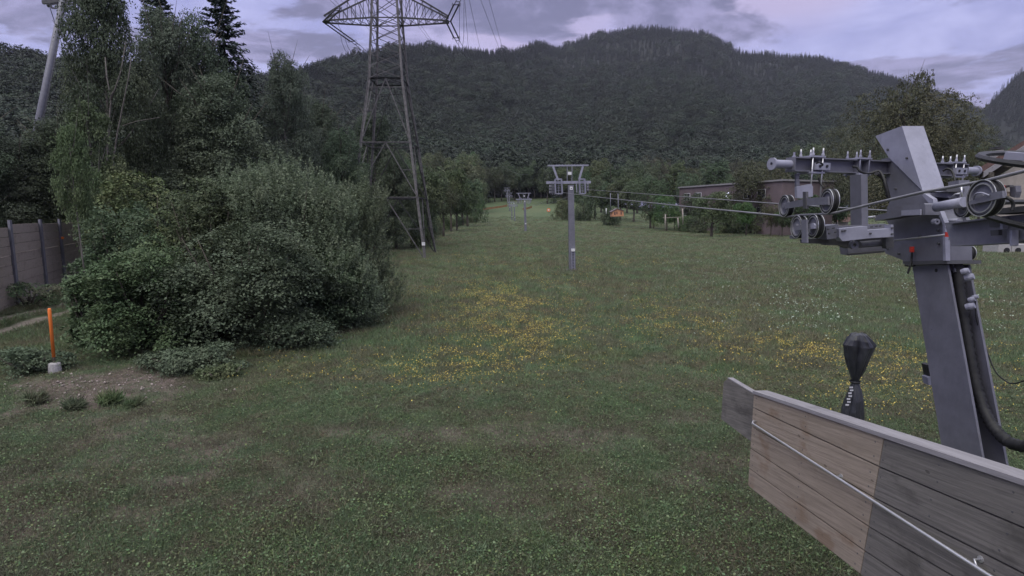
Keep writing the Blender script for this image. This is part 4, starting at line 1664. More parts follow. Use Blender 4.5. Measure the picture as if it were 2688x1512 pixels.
mast(mast_at(1495 + 1, 714, 44.5), 1, 'near middle lift mast standing alone on the meadow with a square grey column', None)
mast(mast_at(1377, 607, 123), 1, 'second lift mast in the line, small and seen whole beyond the middle one', None)
mast(mast_at(1350, 576, 200), .8, 'third lift mast, right of the cluster of distant masts', None)
mast(mast_at(1343, 574, 208), .8, 'fourth lift mast, close beside the third on its left', None)
mast(mast_at(1337, 549, 262), 1, 'fifth lift mast, half hidden behind the distant cluster', None)
mast(mast_at(1332, 535, 300), 1, 'farthest lift mast, highest in the distant cluster', None)

# ------------------------------------------------------------------ small far things
hut = thing('small_hut', (0, 0, 0), 'small orange wooden hut with a gabled roof at the meadow edge', 'hut')
HY = 150
zb = PY(*ZK(850, 900), HY).z
a0, a1, a2, a3, a4 = [PY(*ZK(*q), HY) for q in ((695, 915), (1010, 905), (1000, 765), (835, 712), (700, 780))]
mb = MB()
mb.prism([a0, a1, a2, a3, a4], (0, 3.0, 0))
mb.build('wall', M['hut'], hut)
mb = MB()
up_ = Vector((0, 0, .12))
mb.prism([PY(*ZK(668, 800), HY - .2), PY(*ZK(835, 708), HY - .2), PY(*ZK(835, 690), HY - .2), PY(*ZK(665, 782), HY - .2)], (0, 3.4, 0))
mb.prism([PY(*ZK(835, 708), HY - .2), PY(*ZK(1025, 770), HY - .2), PY(*ZK(1030, 752), HY - .2), PY(*ZK(835, 690), HY - .2)], (0, 3.4, 0))
mb.build('roof', M['pinkwall'], hut)
for q in ((745, 790, 785, 870), (805, 780, 838, 850), (920, 780, 955, 860)):
    mb = MB()
    mb.prism([PY(*ZK(q[0], q[1]), HY - .04), PY(*ZK(q[2], q[1]), HY - .04), PY(*ZK(q[2], q[3]), HY - .04), PY(*ZK(q[0], q[3]), HY - .04)], (0, .03, 0))
    mb.build('window', M['redroof'], hut)
for i, (xx, y0, y1, lab) in enumerate(((640, 280, 490, 'pale thin pole rising behind the left slope of the orange hut'), (850, 290, 690, 'pale thin pole rising directly behind the ridge of the orange hut'))):
    mb = MB()
    a, b = PY(*ZK(xx, y0), 156), PY(*ZK(xx + 15, y1 + 200), 156)
    mb.tube([b, a], [.1, .07], 8)
    tag(mb.build('pole', M['steel_light']), lab, 'pole')
mb = MB()
a, b = PY(*ZK(530, 690), 160), PY(*ZK(530, 850), 160)
mb.tube([b, a], .12, 8)
tag(mb.build('fence_post', M['white']), 'short pale post standing left of the orange hut', 'post')
# swing frame
sw = thing('swing_frame', tuple(PY(*ZH(150, 1180), 118)), 'wooden frame of posts and a bar on the grass left of the orchard', 'frame')
for q in (((45, 940), (38, 1185)), ((258, 1000), (272, 1175)), ((340, 840), (348, 1120))):
    mb = MB()
    mb.tube([PY(*ZH(*q[1]), 118), PY(*ZH(*q[0]), 118)], .13, 8)
    mb.build('post', M['cream'], sw)
mb = MB()
mb.bar(PY(*ZH(0, 1000), 118), PY(*ZH(325, 985), 118), .1, .1)
mb.build('crossbar', M['cream'], sw)
# pink apartment building
B0, B1 = (43.6, 150.0), (55.2, 117.6)
ap = thing('apartment_building', (B0[0], B0[1], 0), 'long pink rendered building with a flat roof behind the orchard', 'building')
bd = Vector((B1[0] - B0[0], B1[1] - B0[1], 0))
bl = bd.length
bd.normalize()
bn = Vector((-bd.y, bd.x, 0))
if bn.x < 0:
    bn = -bn
bO = Vector((B0[0], B0[1], 0))
mb = MB()
c_ = [bO, bO + bd * bl, bO + bd * bl + bn * 14, bO + bn * 14]
mb.prism([v + Vector((0, 0, -1)) for v in c_], (0, 0, 12.3))
mb.build('wall', M['pinkwall'], ap)
mb = MB()
c2 = [bO - bd * .3 - bn * .3, bO + bd * (bl + .3) - bn * .3, bO + bd * (bl + .3) + bn * 14.3, bO - bd * .3 + bn * 14.3]
mb.prism([v + Vector((0, 0, 11.31)) for v in c2], (0, 0, .35))
mb.build('roof_edge', M['plank_cap'], ap)


def onwall(s0, s1, z0, z1, mat, name, out=.03, par=ap):
    mb = MB()
    q = [bO + bd * s0 - bn * out, bO + bd * s1 - bn * out]
    mb.prism([q[0] + Vector((0, 0, z0)), q[1] + Vector((0, 0, z0)), q[1] + Vector((0, 0, z1)), q[0] + Vector((0, 0, z1))], bn * out)
    return mb.build(name, mat, par)


for s0 in (2.1, 6.5, 13.0, 23.5, 27.5):
    for z0 in (4.2, 8.0):
        if s0 in (13.0,) and z0 > 7:
            continue
        wf_ = onwall(s0, s0 + 2.4, z0, z0 + 1.9, M['white'], 'window', .05)
        onwall(s0 + .12, s0 + 1.15, z0 + .1, z0 + 1.8, M['window'], 'pane', .07, wf_)
        onwall(s0 + 1.25, s0 + 2.28, z0 + .1, z0 + 1.8, M['window'], 'pane', .07, wf_)
for i, (x, Y, ty, wp) in enumerate(((1790, 136, 556, 60), (1830, 132, 548, 70), (1885, 128, 545, 80), (1935, 126, 548, 70), (1990, 124, 545, 80), (2040, 124, 550, 70), (1815, 140, 500, 60), (1905, 134, 505, 60))):
    place(('bush0', 'bush1')[i % 2] if i < 6 else 'tall0', x, Y, ty, wp, 'hedge_shrub' if i < 6 else 'broadleaf_tree', 'green shrub hiding the foot of the pink building' if i < 6 else ('narrow tree against the left half of the pink facade' if i == 6 else 'narrow tree just right of the lit letter on the pink facade'), 'shrub' if i < 6 else 'tree', 'shrubs at the foot of the pink building' if i < 6 else None)
# lit sign: a white letter C
em, et = new_mat('lit_sign')
e_ = N(et, 'ShaderNodeEmission')
e_.inputs[0].default_value = (.75, .78, 1, 1)
e_.inputs[1].default_value = .9
et.links.new(e_.outputs[0], N(et, 'ShaderNodeOutputMaterial').inputs[0])
mb = MB()
sc0 = 17.7
for (u0, u1, v0, v1) in ((0, .28, 0, 1.3), (.28, 1.0, 0, .26), (.28, 1.0, 1.04, 1.3)):
    q = [bO + bd * (sc0 + u0) - bn * .12, bO + bd * (sc0 + u1) - bn * .12]
    mb.prism([q[0] + Vector((0, 0, 8.3 + v0)), q[1] + Vector((0, 0, 8.3 + v0)), q[1] + Vector((0, 0, 8.3 + v1)), q[0] + Vector((0, 0, 8.3 + v1))], bn * .1)
mb.build('sign_letter', em, ap)
onwall(13.6, 17.2, 8.25, 8.6, M['cream'], 'sign_strip', .06)
onwall(15.5, 20.5, 7.45, 7.62, M['white'], 'canopy', .35)
# white house and red roofed house beyond
wh = thing('white_house', tuple(PY(2000, 545, 165)), 'white house wall seen through the gap right of the brownish tree', 'house')
mb = MB()
mb.prism([PY(1995, 560, 165), PY(2046, 560, 165), PY(2046, 512, 165), PY(1995, 512, 165)], (0, 8, 0))
mb.build('wall', M['white'], wh)
mb = MB()
mb.prism([PY(1990, 514, 164), PY(2050, 514, 164), PY(2046, 500, 168), PY(1996, 500, 168)], (0, 6, 0))
mb.build('roof', M['redroof'], wh)
mb = MB()
mb.prism([PY(2031, 528, 164.9), PY(2037, 528, 164.9), PY(2037, 534, 164.9), PY(2031, 534, 164.9)], (0, .05, 0))
mb.build('window', M['window'], wh)
rh = thing('red_roofed_house', tuple(PY(2100, 550, 190)), 'low house with a dull red roof between the pink building and the pulleys', 'house')
mb = MB()
mb.prism([PY(2035, 565, 190), PY(2130, 565, 190), PY(2130, 515, 190), PY(2035, 515, 190)], (0, 9, 0))
mb.build('wall', M['cream'], rh)
mb = MB()
mb.prism([PY(2030, 517, 189), PY(2135, 517, 189), PY(2135, 494, 195), PY(2040, 494, 195)], (0, 5, -.2))
mb.build('roof', M['redroof'], rh)
hh_ = thing('cottage', tuple(PY(2215, 560, 150)), 'cottage with a pale gable seen under the tower crossarm', 'house')
mb = MB()
mb.prism([PY(*ZB(1330, 700), 150), PY(*ZB(1490, 700), 150), PY(*ZB(1480, 530), 150), PY(*ZB(1410, 480), 150), PY(*ZB(1340, 560), 150)], (0, 8, 0))
mb.build('wall', M['cream'], hh_)
mb = MB()
mb.prism([PY(*ZB(1290, 610), 149), PY(*ZB(1500, 620), 149), PY(*ZB(1560, 520), 150), PY(*ZB(1340, 520), 150)], (0, 1, .3))
mb.build('roof', M['redroof'], hh_)
# orange netting fences and marker
for pts, lab in ((((1266, 541), (1290, 536), (1315, 531), (1332, 531)), 'low orange safety netting running left from the distant masts'), (((1372, 533), (1386, 529), (1396, 533)), 'short curved orange safety netting right of the second mast')):
    mb = MB()
    Ys = 268
    for (x0, y0), (x1, y1) in zip(pts[:-1], pts[1:]):
        X0_, X1_ = (x0 - CX) / FPX * Ys, (x1 - CX) / FPX * (Ys + 6)
        z0_, z1_ = float(gz(X0_, Ys)), float(gz(X1_, Ys + 6))
        mb.prism([(X0_, Ys, z0_ - .2), (X1_, Ys + 6, z1_ - .2), (X1_, Ys + 6, z1_ + 1.0), (X0_, Ys, z0_ + .9)], (0, .06, 0))
        Ys += 6
    tag(mb.build('safety_netting', M['netting']), lab, 'netting')
p = G(1440, 558)
sm = thing('round_marker', tuple(p), 'small round orange and white marker standing on the far meadow', 'marker')
mb = MB()
mb.tube([p, p + Vector((0, 0, .8))], .06, 6)
mb.build('stake', M['steel_dark'], sm)
mb = MB()
mb.lathe(p + Vector((0, 0, 1.1)), (0, 1, 0), [(0, -.06), (.75, -.05), (.75, .05), (0, .06)], 16)
mb.build('disc', M['orange'], sm)
mb = MB()
mb.lathe(p + Vector((0, -.08, 1.15)), (0, 1, 0), [(0, -.04), (.38, -.03), (.38, .02), (0, .02)], 16)
mb.build('disc_centre', M['white'], sm)

# chalet at the right edge
ch = thing('chalet', (66, 80, 0), 'chalet with a wide brown roof overhang and cream wall at the right edge', 'house')
CYY = 78.0
e0, e1 = PY(*ZA(690, 410), CYY), PY(*ZA(1420, -20), CYY)
mb = MB()
rl = (e1 - e0)
mb.prism([e0, e1, e1 + Vector((0, 0, 1.0)), e0 + Vector((0, 0, .8))], (14, 15, 0))
mb.build('roof', M['redroof'], ch)
mb = MB()
f0, f1 = PY(*ZA(780, 425), CYY - .15), PY(*ZA(1420, 15), CYY - .15)
mb.prism([f0, f1, f1 + Vector((0, 0, .78)), f0 + Vector((0, 0, .78))], (0, .14, 0))
mb.build('bargeboard', M['plank_cap'], ch)
mb = MB()
g0, g1 = PY(*ZA(850, 470), CYY + .9), PY(*ZA(1420, 110), CYY + .9)
mb.prism([Vector((g0.x, g0.y, 0)), Vector((g1.x + 6, g1.y, 0)), Vector((g1.x + 6, g1.y, g1.z)), g1, g0], (11.8, 12, 0))
mb.build('wall', M['cream'], ch)
for q in ((850, 400), (1030, 290)):
    mb = MB()
    a = PY(*ZA(*q), CYY - .05)
    mb.box(a + Vector((0, .5, 0)), .6, 1.6, .7)
    mb.build('roof_beam', M['bark'], ch)
mb = MB()
a = PY(*ZA(920, 250), CYY + 2)
b = PY(*ZA(920, 140), CYY + 2)
mb.bar(a, b, 1.0, 1.1, (0, 1, 0))
mb.build('chimney', M['concrete'], ch)
mb = MB()
mb.box(b + Vector((0, 0, .2)), 1.25, 1.3, .12)
mb.box(b + Vector((0, 0, .38)), 1.1, 1.1, .07)
mb.build('chimney_cap', M['steel_dark'], ch)
q0 = G(2640, 664)
tr = thing('white_trailer', tuple(q0), 'small pale trailer parked on the grass below the chalet', 'trailer')
mb = MB()
mb.box(PY(*ZA(920, 1165), q0.y), 1.5, 2.2, 1.3)
mb.box(PY(*ZA(1110, 1170), q0.y), 2.6, 2.2, .9)
mb.build('body', M['concrete'], tr)
mb = MB()
for x in (1030, 1150):
    mb.lathe(PY(*ZA(x, 1198), q0.y - 1.2), (0, 1, 0), [(0, 0), (.32, 0), (.32, .2), (0, .2)], 16)
mb.build('wheel', M['rubber'], tr)

# ------------------------------------------------------------------ wooden noise wall
nw = thing('noise_wall', (-26.5, 30, 0), 'weathered wooden plank noise wall with steel posts at the left edge', 'wall')
wx = lambda Y: -25.76 - (Y - 31.2) * .482
segs = [(17.0, 22.5, 3.75), (22.5, 27.0, 3.9), (27.0, 31.2, 4.05), (31.2, 34.6, 4.0), (34.6, 40.5, 4.0), (40.5, 47, 4.0)]
for (y0, y1, hh) in segs:
    mb = MB()
    n_ = 9
    z = -.1
    for k in range(n_):
        z2 = -.1 + (hh + .1) * (k + 1) / n_
        off = .012 * ((k * 7) % 3)
        a = Vector((wx(y0) - off, y0 + .08, z + .012))
        b = Vector((wx(y1) - off, y1 - .08, z + .012))
        mb.prism([a, b, Vector((b.x, b.y, z2 - .012)), Vector((a.x, a.y, z2 - .012))], (-.09, 0, 0))
        z = z2
    mb.build('plank_panel', M['plank_wall'], nw)
for yy in (22.5, 27.0, 31.2, 34.6, 40.5):
    mb = MB()
    x = wx(yy)
    mb.box((x + .03, yy, 2.05), .12, .12, 4.4)
    mb.build('post', M['steel'], nw)
mb = MB()
p = Vector((wx(34.6) + .12, 34.6, 3.1))
mb.box(p, .08, .12, .14)
tag(mb.build('small_sign', M['orange'], nw), 'small orange plate')

# ------------------------------------------------------------------ orange marker pole
p = G(145, 978)
h = 165 * D * p.y / FPX
mk = thing('marker_pole', tuple(p), 'bright orange marker pole in a concrete block on bare soil', 'marker pole')
mb = MB()
lean = Vector((.012, 0, 1)).normalized()
mb.tube([p + Vector((0, 0, .1)), p + lean * h * .38], .036, 12)
mb.build('inner_pole', M['bark'], mk)
mb = MB()
mb.tube([p + lean * h * .25, p + lean * h * 1.0, p + lean * h * 1.02], [.041, .041, .03], 14)
mb.build('orange_sleeve', M['orange'], mk)
mb = MB()
mb.lathe(p + Vector((0, 0, -.05)), (0, 0, 1), [(0, 0), (.15, 0), (.16, .05), (.145, .30), (.125, .33), (0, .34)], 20)
mb.build('concrete_block', M['concrete'], mk)

# ------------------------------------------------------------------ near lift tower
cA, cP = 3.5, 4.85
tA, tB = PX(*Z7(460, 215), cP), PX(*Z7(665, 210), cP)
bA, bB = PX(*Z7(625, 1230), cP), PX(*Z7(845, 1200), cP)


def tog(a, b, z=-.1):
    t = (z - a.z) / (b.z - a.z)
    return a + (b - a) * t


gA, gB = tog(tA, bA), tog(tB, bB)
nt_ = thing('near_lift_tower', tuple((gA + gB) / 2), 'big grey drag lift drive tower with pulleys in the right foreground', 'lift tower')
mb = MB()
mb.prism([tA, tB, gB, gA], (.025, 0, 0))
mb.prism([v + Vector((.235, 0, 0)) for v in (tA, tB, gB, gA)], (.025, 0, 0))
mA, mB_ = tA.lerp(tB, .45), gA.lerp(gB, .45)
mA2, mB2 = tA.lerp(tB, .50), gA.lerp(gB, .50)
mb.prism([v + Vector((.026, 0, 0)) for v in (mA, mA2, mB2, mB_)], (.208, 0, 0))
mb.build('column', M['steel'], nt_)
mb = MB()
for q in ((600, 245), (575, 590)):
    mb.lathe(PX(*Z7(*q), cP - .003), (1, 0, 0), [(0, 0), (.022 if q[0] > 580 else .004, 0), (.022 if q[0] > 580 else .004, .002), (0, .002)], 12)
mb.build('hole', M['rubber'], nt_)


def poly(zf, pts, X, ext, name, mat, par=nt_):
    mb = MB()
    mb.prism([PX(*zf(*q), X) for q in pts], (ext, 0, 0))
    return mb.build(name, mat, par)


def polyY(zf, pts, Y, ext, name, mat, par=nt_):
    mb = MB()
    mb.prism([PY(*zf(*q), Y) for q in pts], (0, ext, 0))
    return mb.build(name, mat, par)


cow = poly(Z6, [(1000, 180), (1220, 97), (1395, 640), (1110, 355)], 4.85, .27, 'cowl', M['steel_light'])
poly(Z6, [(1050, 372), (1112, 357), (1393, 644), (1395, 665), (1132, 700)], 4.87, .22, 'neck_plate', M['steel'])
poly(Z6, [(1130, 690), (1395, 650), (1420, 690), (1515, 810), (1570, 900), (1580, 1222), (1230, 1240), (1225, 1205), (1085, 1150), (1065, 1085), (1150, 960), (1085, 870), (1100, 770)], 4.82, .30, 'head_plate', M['steel'])
poly(Z6, [(1225, 1216), (1590, 1206), (1592, 1236), (1250, 1247)], 4.78, .38, 'flange', M['steel_dark'])
poly(Z6, [(1385, 668), (1412, 660), (1475, 700), (1490, 775), (1515, 790), (1500, 800)], 4.74, .05, 'lip_plate', M['steel_light'])
poly(Z6, [(1510, 805), (1535, 800), (1575, 900), (1583, 1210), (1562, 1212), (1556, 905)], 4.76, .05, 'edge_rib', M['steel_light'])
poly(Z6, [(1105, 765), (1400, 735), (1415, 745), (1415, 832), (1235, 842), (1000, 880), (998, 838), (1108, 812)], 4.60, .16, 'shelf_bracket', M['steel'])
poly(Z6, [(1215, 795), (1370, 785), (1370, 832), (1215, 838)], 4.57, .02, 'shelf_plate', M['steel_light'])
mb = MB()
mb.tube([PX(*Z6(1505, 768), 4.62), PX(*Z6(1735, 725), 4.62)], .052, 22)
mb.build('pipe_stub', M['steel_light'], nt_)
mb = MB()
mb.tube([PX(*Z6(1560, 880), 4.9), PX(*Z6(1690, 878), 4.9)], .022, 12)
mb.lathe(PX(*Z6(1498, 887), 4.72), (0, 1, 0), [(.012, -.03), (.032, -.03), (.032, .03), (.012, .03)], 16, True)
mb.build('bolt_tube', M['steel_light'], nt_)
poly(Z6, [(1466, 618), (1590, 612), (1590, 640), (1466, 632)], 4.84, .2, 'slot_cover', M['steel_dark'])
poly(Z6, [(1400, 655), (1595, 640), (1600, 690), (1410, 680)], 4.9, .2, 'cowl_foot', M['steel'])

# upper crossarm: a wide-flange beam
cl_, cr_ = PY(*Z6(300, 415), 6.95), PY(*Z6(1725, 465), 8.05)
arm_dir = (cr_ - cl_).normalized()
ar = MB()
H = .155
U = Vector((0, 0, 1))
ar.bar(cl_ + U * H / 2, cr_ + U * H / 2, .15, .014)
ar.bar(cl_ - U * H / 2, cr_ - U * H / 2, .15, .014)
ar.bar(cl_, cr_, .012, H - .014)
fr = arm_dir.cross(U) * .001
for t in (.0, .12, .33, .38, .9, 1.0):
    q = cl_.lerp(cr_, t)
    ar.bar(q - U * (H / 2 - .008), q + U * (H / 2 - .008), .012, .14, arm_dir.cross(U))
ar.build('crossarm', M['steel'], nt_)
fn = Vector((arm_dir.y, -arm_dir.x, 0))      # towards us
for e_, s_, zf in ((cl_, -1, (160, 415)), (cr_, 1, (1770, 475))):
    mb = MB()
    d_ = arm_dir * s_
    mb.lathe(e_, d_, [(.05, .004), (.05, .27), (.072, .27), (.072, .295), (.02, .297), (.02, .25)], 24)
    mb.build('end_roller', M['steel_light'], nt_)
def clamp(t, rods=True, ln=.5):
    q = cl_.lerp(cr_, t)
    m1 = MB()
    m1.bar(q - arm_dir * .11 + U * (H / 2 + .018), q + arm_dir * .11 + U * (H / 2 + .018), .21, .02)
    c0 = m1.build('clamp_plate', M['steel_light'], nt_)
    m1 = MB()
    m1.bar(q - arm_dir * .11 - U * (H / 2 + .018), q + arm_dir * .11 - U * (H / 2 + .018), .21, .02)
    m1.build('clamp_plate', M['steel_light'], nt_)
    m2 = MB()
    for s_ in (-.08, .08):
        for f_ in (-.09, .09):
            a = q + arm_dir * s_ + fn * f_
            m2.tube([a + U * (H / 2 + .12), a - U * (H / 2 + (ln if rods and f_ > 0 else .05))], .009, 8)
            m2.lathe(a + U * (H / 2 + .032), (0, 0, 1), [(0, 0), (.018, 0), (.018, .022), (.011, .024), (.011, .06), (0, .06)], 6)
    m2.build('threaded_rod', M['chrome'] if rods else M['steel_light'], c0)
clamp(.105, True, .40)
clamp(.355, False)
clamp(.93, True, .36)
for t in (.015, .80, .86):
    mb = MB()
    q = cl_.lerp(cr_, t)
    mb.lathe(q + U * (H / 2 + .007), (0, 0, 1), [(0, 0), (.022, 0), (.022, .02), (.012, .022), (.012, .06), (0, .06)], 6)
    mb.build('bolt', M['steel_light'], nt_)
for t in (.125, .93):
    mb = MB()
    q = cl_.lerp(cr_, t) + fn * .10 - U * .02
    mb.bar(q - arm_dir * .11, q + arm_dir * .11, .05, .085)
    b_ = mb.build('rod_block', M['steel_light'], nt_)
    mb = MB()
    for s_ in (-.06, .05):
        mb.lathe(q + fn * .026 + arm_dir * s_, fn, [(0, 0), (.018, 0), (.018, .008), (0, .008)], 10)
    mb.build('bolt_hole', M['rubber'], b_)
# black cable along the beam
def cablepx(zf, pts, r_, name, mat=M['rubber'], par=nt_):
    mb = MB()
    raw = [PY(*zf(x, y), d_) for x, y, d_ in pts]
    out = []
    for i in range(len(raw) - 1):
        p0, p1, p2, p3 = raw[max(i - 1, 0)], raw[i], raw[i + 1], raw[min(i + 2, len(raw) - 1)]
        for k in range(5):
            t = k / 5
            out.append(.5 * ((2 * p1) + (p2 - p0) * t + (2 * p0 - 5 * p1 + 4 * p2 - p3) * t * t + (3 * p1 - p0 - 3 * p2 + p3) * t ** 3))
    out.append(raw[-1])
    mb.tube(out, r_, 8)
    return mb.build(name, mat, par)


cablepx(Z6, [(815, 432, 7.0), (850, 440, 7.0), (880, 475, 6.98), (950, 490, 7.0), (1030, 470, 6.98), (1065, 520, 6.9), (1085, 590, 6.85), (1100, 680, 6.85)], .014, 'black_cable')
cablepx(Z6, [(515, 405, 6.85), (540, 398, 6.8), (565, 415, 6.82), (560, 425, 6.9)], .010, 'black_cable')
cablepx(Z6, [(1560, 470, 7.7), (1600, 450, 7.65), (1640, 480, 7.6), (1660, 560, 7.5), (1668, 640, 7.5)], .013, 'black_cable')
cablepx(Z6, [(530, 520, 6.95), (545, 570, 6.95), (575, 610, 6.9)], .010, 'black_cable')
cablepx(Z6, [(1010, 490, 6.9), (1070, 540, 7.1), (1100, 640, 7.1), (1110, 700, 7.1)], .022, 'black_cable')

# hanger post under the arm
hp = MB()
hq = PY(*Z6(862, 500), 6.8)
hb_ = PY(*Z6(868, 925), 6.8)
hp.bar(hb_, hq, .075, .22, (0, 1, 0))
hp.build('hanger_post', M['steel'], nt_)
polyY(Z6, [(350, 600), (470, 575), (485, 600), (485, 680), (385, 695), (352, 690)], 6.9, .05, 'hanger_plate', M['steel_light'])
polyY(Z6, [(345, 490), (372, 490), (378, 690), (352, 690)], 6.98, .04, 'hanger_plate', M['steel'])
poly(Z6, [(400, 640), (425, 640), (430, 780), (402, 780)], 3.43, .03, 'rocker_pivot', M['steel_dark'])

# rocker and sheaves
poly(Z6, [(250, 735), (430, 695), (605, 680), (612, 748), (430, 755), (250, 782)], 3.44, .02, 'rocker_beam', M['steel'])


def sheave(cx, cy, X, Rr, zf=Z6, wd=.062, par=nt_):
    c = PX(*zf(cx, cy), X)
    ax = (1, 0, 0)
    a = MB()
    a.lathe(c, ax, [(Rr * .88, -wd / 2), (Rr, -wd / 2), (Rr, -wd * .22), (Rr * .90, -.006), (Rr * .90, .006), (Rr, wd * .22), (Rr, wd / 2), (Rr * .88, wd / 2)], 40, True)
    tyre = a.build('sheave', M['rubber'], par)
    b = MB()
    for s_ in (-1, 1):
        h0 = s_ * (wd / 2 + .0005)
        b.lathe(c, ax, [(Rr * .955, h0), (Rr * 1.0, h0), (Rr * 1.0, h0 + s_ * .006), (Rr * .955, h0 + s_ * .006)], 40, True)
        b.lathe(c, ax, [(Rr * .74, h0), (Rr * .80, h0), (Rr * .80, h0 + s_ * .005), (Rr * .74, h0 + s_ * .005)], 36, True)
    b.build('rim', M['chrome'], tyre)
    d = MB()
    d.lathe(c, ax, [(Rr * .875, -wd / 2 + .004), (Rr * .74, -wd / 2 + .002), (Rr * .70, -wd / 2 + .018), (Rr * .28, -wd / 2 + .014), (Rr * .24, -wd / 2 - .012), (0, -wd / 2 - .014)], 36)
    d.lathe(c, ax, [(Rr * .875, wd / 2 - .004), (Rr * .70, wd / 2 - .018), (0, wd / 2 - .014)], 36)
    d.build('hub', M['steel'], tyre)


sheave(267, 758, 3.5, .139)
sheave(622, 720, 3.5, .137)
sheave(370, 930, 3.5, .139)
sheave(503, 925, 3.5, .139)
poly(Z6, [(388, 872), (430, 868), (434, 1062), (392, 1060)], 3.38, .02, 'fork_plate', M['steel'])
poly(Z6, [(340, 925), (385, 915), (385, 958), (345, 960)], 3.43, .02, 'axle_arm', M['steel'])
poly(Z6, [(434, 910), (488, 900), (500, 918), (498, 945), (434, 950)], 3.43, .02, 'axle_arm', M['steel_light'])
polyY(Z6, [(392, 1035), (760, 1010), (1090, 1000), (1090, 1070), (800, 1080), (600, 1072), (400, 1066)], 6.75, .05, 'lower_arm', M['steel_dark'])
polyY(Z6, [(322, 1005), (395, 1000), (395, 1025), (325, 1030)], 7.1, .1, 'lower_arm_end', M['steel'])
polyY(Z6, [(560, 868), (583, 870), (592, 1030), (575, 1030)], 6.8, .1, 'upright_plate', M['steel_light'])
polyY(Z6, [(592, 925), (692, 910), (712, 985), (705, 1022), (600, 1035)], 6.55, .22, 'side_box', M['steel'])
polyY(Z6, [(700, 948), (935, 925), (935, 960), (1130, 945), (1130, 912), (1150, 912), (1153, 1012), (940, 1026), (730, 1050), (702, 1015)], 6.5, .12, 'tray', M['steel_light'])
polyY(Z6, [(700, 925), (1080, 905), (1128, 930), (1128, 955), (700, 985)], 6.68, .05, 'tray_back', M['steel'])
polyY(Z6, [(770, 1100), (1070, 1075), (1078, 1140), (782, 1166)], 7.15, .18, 'lower_box', M['steel'])
polyY(Z6, [(780, 1152), (1078, 1126), (1078, 1142), (782, 1168)], 7.10, .04, 'lower_box_lip', M['steel_dark'])
mb = MB()
mb.tube([PY(*Z6(870, 1078), 6.7), PY(*Z6(1060, 1062), 6.7)], .040, 16)
mb.tube([PY(*Z6(1060, 1062), 6.7), PY(*Z6(1100, 1060), 6.7)], .02, 12)
mb.lathe(PY(*Z6(830, 1080), 6.62), (0, 1, 0), [(.02, 0), (.05, 0), (.05, .04), (.02, .04)], 18, True)
mb.build('damper', M['steel'], nt_)
polyY(Z6, [(1085, 1020), (1150, 1015), (1155, 1100), (1095, 1112), (1085, 1080)], 6.6, .08, 'damper_bracket', M['steel_dark'])
polyY(Z6, [(590, 1055), (800, 1048), (830, 1085), (780, 1110), (720, 1085), (595, 1082)], 6.9, .12, 'arm_gusset', M['steel_dark'])
mb = MB()
for q in ((612, 950), (655, 940), (672, 975), (620, 985), (1010, 925), (1040, 923), (970, 930), (730, 965), (750, 962), (1140, 940), (1140, 990), (960, 985), (820, 1050)):
    mb.lathe(PY(*Z6(*q), 6.49), (0, 1, 0), [(0, -.012), (.011, -.012), (.011, .01), (0, .01)], 6)
mb.build('bolts', M['steel_dark'], nt_)
mb = MB()
for q in ((1165, 618), (1262, 362), (1105, 293), (1195, 1155), (1375, 765), (1370, 1010), (1100, 1110), (1518, 960), (1522, 1070)):
    mb.lathe(PX(*Z6(*q), 4.80 if q[1] > 700 else 4.845), (1, 0, 0), [(0, -.012), (.014, -.012), (.014, .01), (0, .01)], 8)
mb.build('bolts', M['steel_dark'], nt_)
# bright rods
mb = MB()
mb.tube([PX(*Z6(1145, 1045), 4.62), PX(*Z6(1940, 955), 4.62)], .010, 10)
mb.build('bright_rod', M['chrome'], nt_)
mb = MB()
mb.tube([PX(*Z6(900, 861), 4.6), PX(*Z6(1005, 846), 4.6)], .016, 10)
mb.build('bright_rod', M['chrome'], nt_)
for zf, q in ((Z6, (1598, 994)),):
    mb = MB()
    mb.box(PX(*zf(*q), 4.61), .03, .035, .05)
    mb.build('red_clip', M['red'], nt_)
cablepx(Z6, [(1585, 930, 6.1), (1600, 960, 6.1), (1612, 1000, 6.1), (1610, 1040, 6.1)], .008, 'cable_hook', M['steel_light'])
mb = MB()
mb.bar(PX(*Z6(1303, 1095), 4.76), PX(*Z6(1303, 1140), 4.76), .034, .034, (1, 0, 0))
mb.build('red_connector', M['red'], nt_)
cablepx(Z6, [(1300, 1050, 6.9), (1302, 1090, 6.9), (1303, 1140, 6.8), (1300, 1200, 6.8), (1290, 1250, 6.75), (1268, 1318, 6.75)], .012, 'black_cable')
cablepx(Z6, [(1245, 1250, 6.75), (1290, 1255, 6.75), (1330, 1250, 6.75)], .01, 'black_cable')
# right rocker with big sheave
sheave(1640, 1160, 4.98, .078, wd=.05)
sheave(1690, 1155, 5.12, .078, wd=.05)
sheave(1770, 1148, 5.36, .085, wd=.05)
sheave(1735, 770, 4.72, .105, wd=.05)
sheave(1912, 693, 3.5, .136)
poly(Z6, [(1770, 722), (1950, 650), (2048, 632), (2055, 690), (1960, 712), (1778, 750)], 3.45, .02, 'rocker_beam', M['steel'])
cablepx(Z6, [(1815, 700, 4.3), (1830, 660, 4.25), (1880, 650, 4.2), (1945, 672, 4.15)], .006, 'brake_wire', M['steel_light'])
beam = MB()
beam.prism([PX(*Z6(*q), 3.95) for q in ((1575, 905), (1960, 862), (2600, 800), (2600, 1015), (2230, 1050), (1630, 1085))], (.03, 0, 0))
beam.prism([PX(*Z6(*q), 3.88) for q in ((1575, 897), (1960, 852), (2600, 788), (2600, 800), (1960, 864), (1575, 909))], (.16, 0, 0))
beam.prism([PX(*Z6(*q), 3.88) for q in ((1620, 1078), (2230, 1044), (2600, 1008), (2600, 1022), (2230, 1058), (1630, 1090))], (.16, 0, 0))
beam.build('outrigger_beam', M['steel'], nt_)
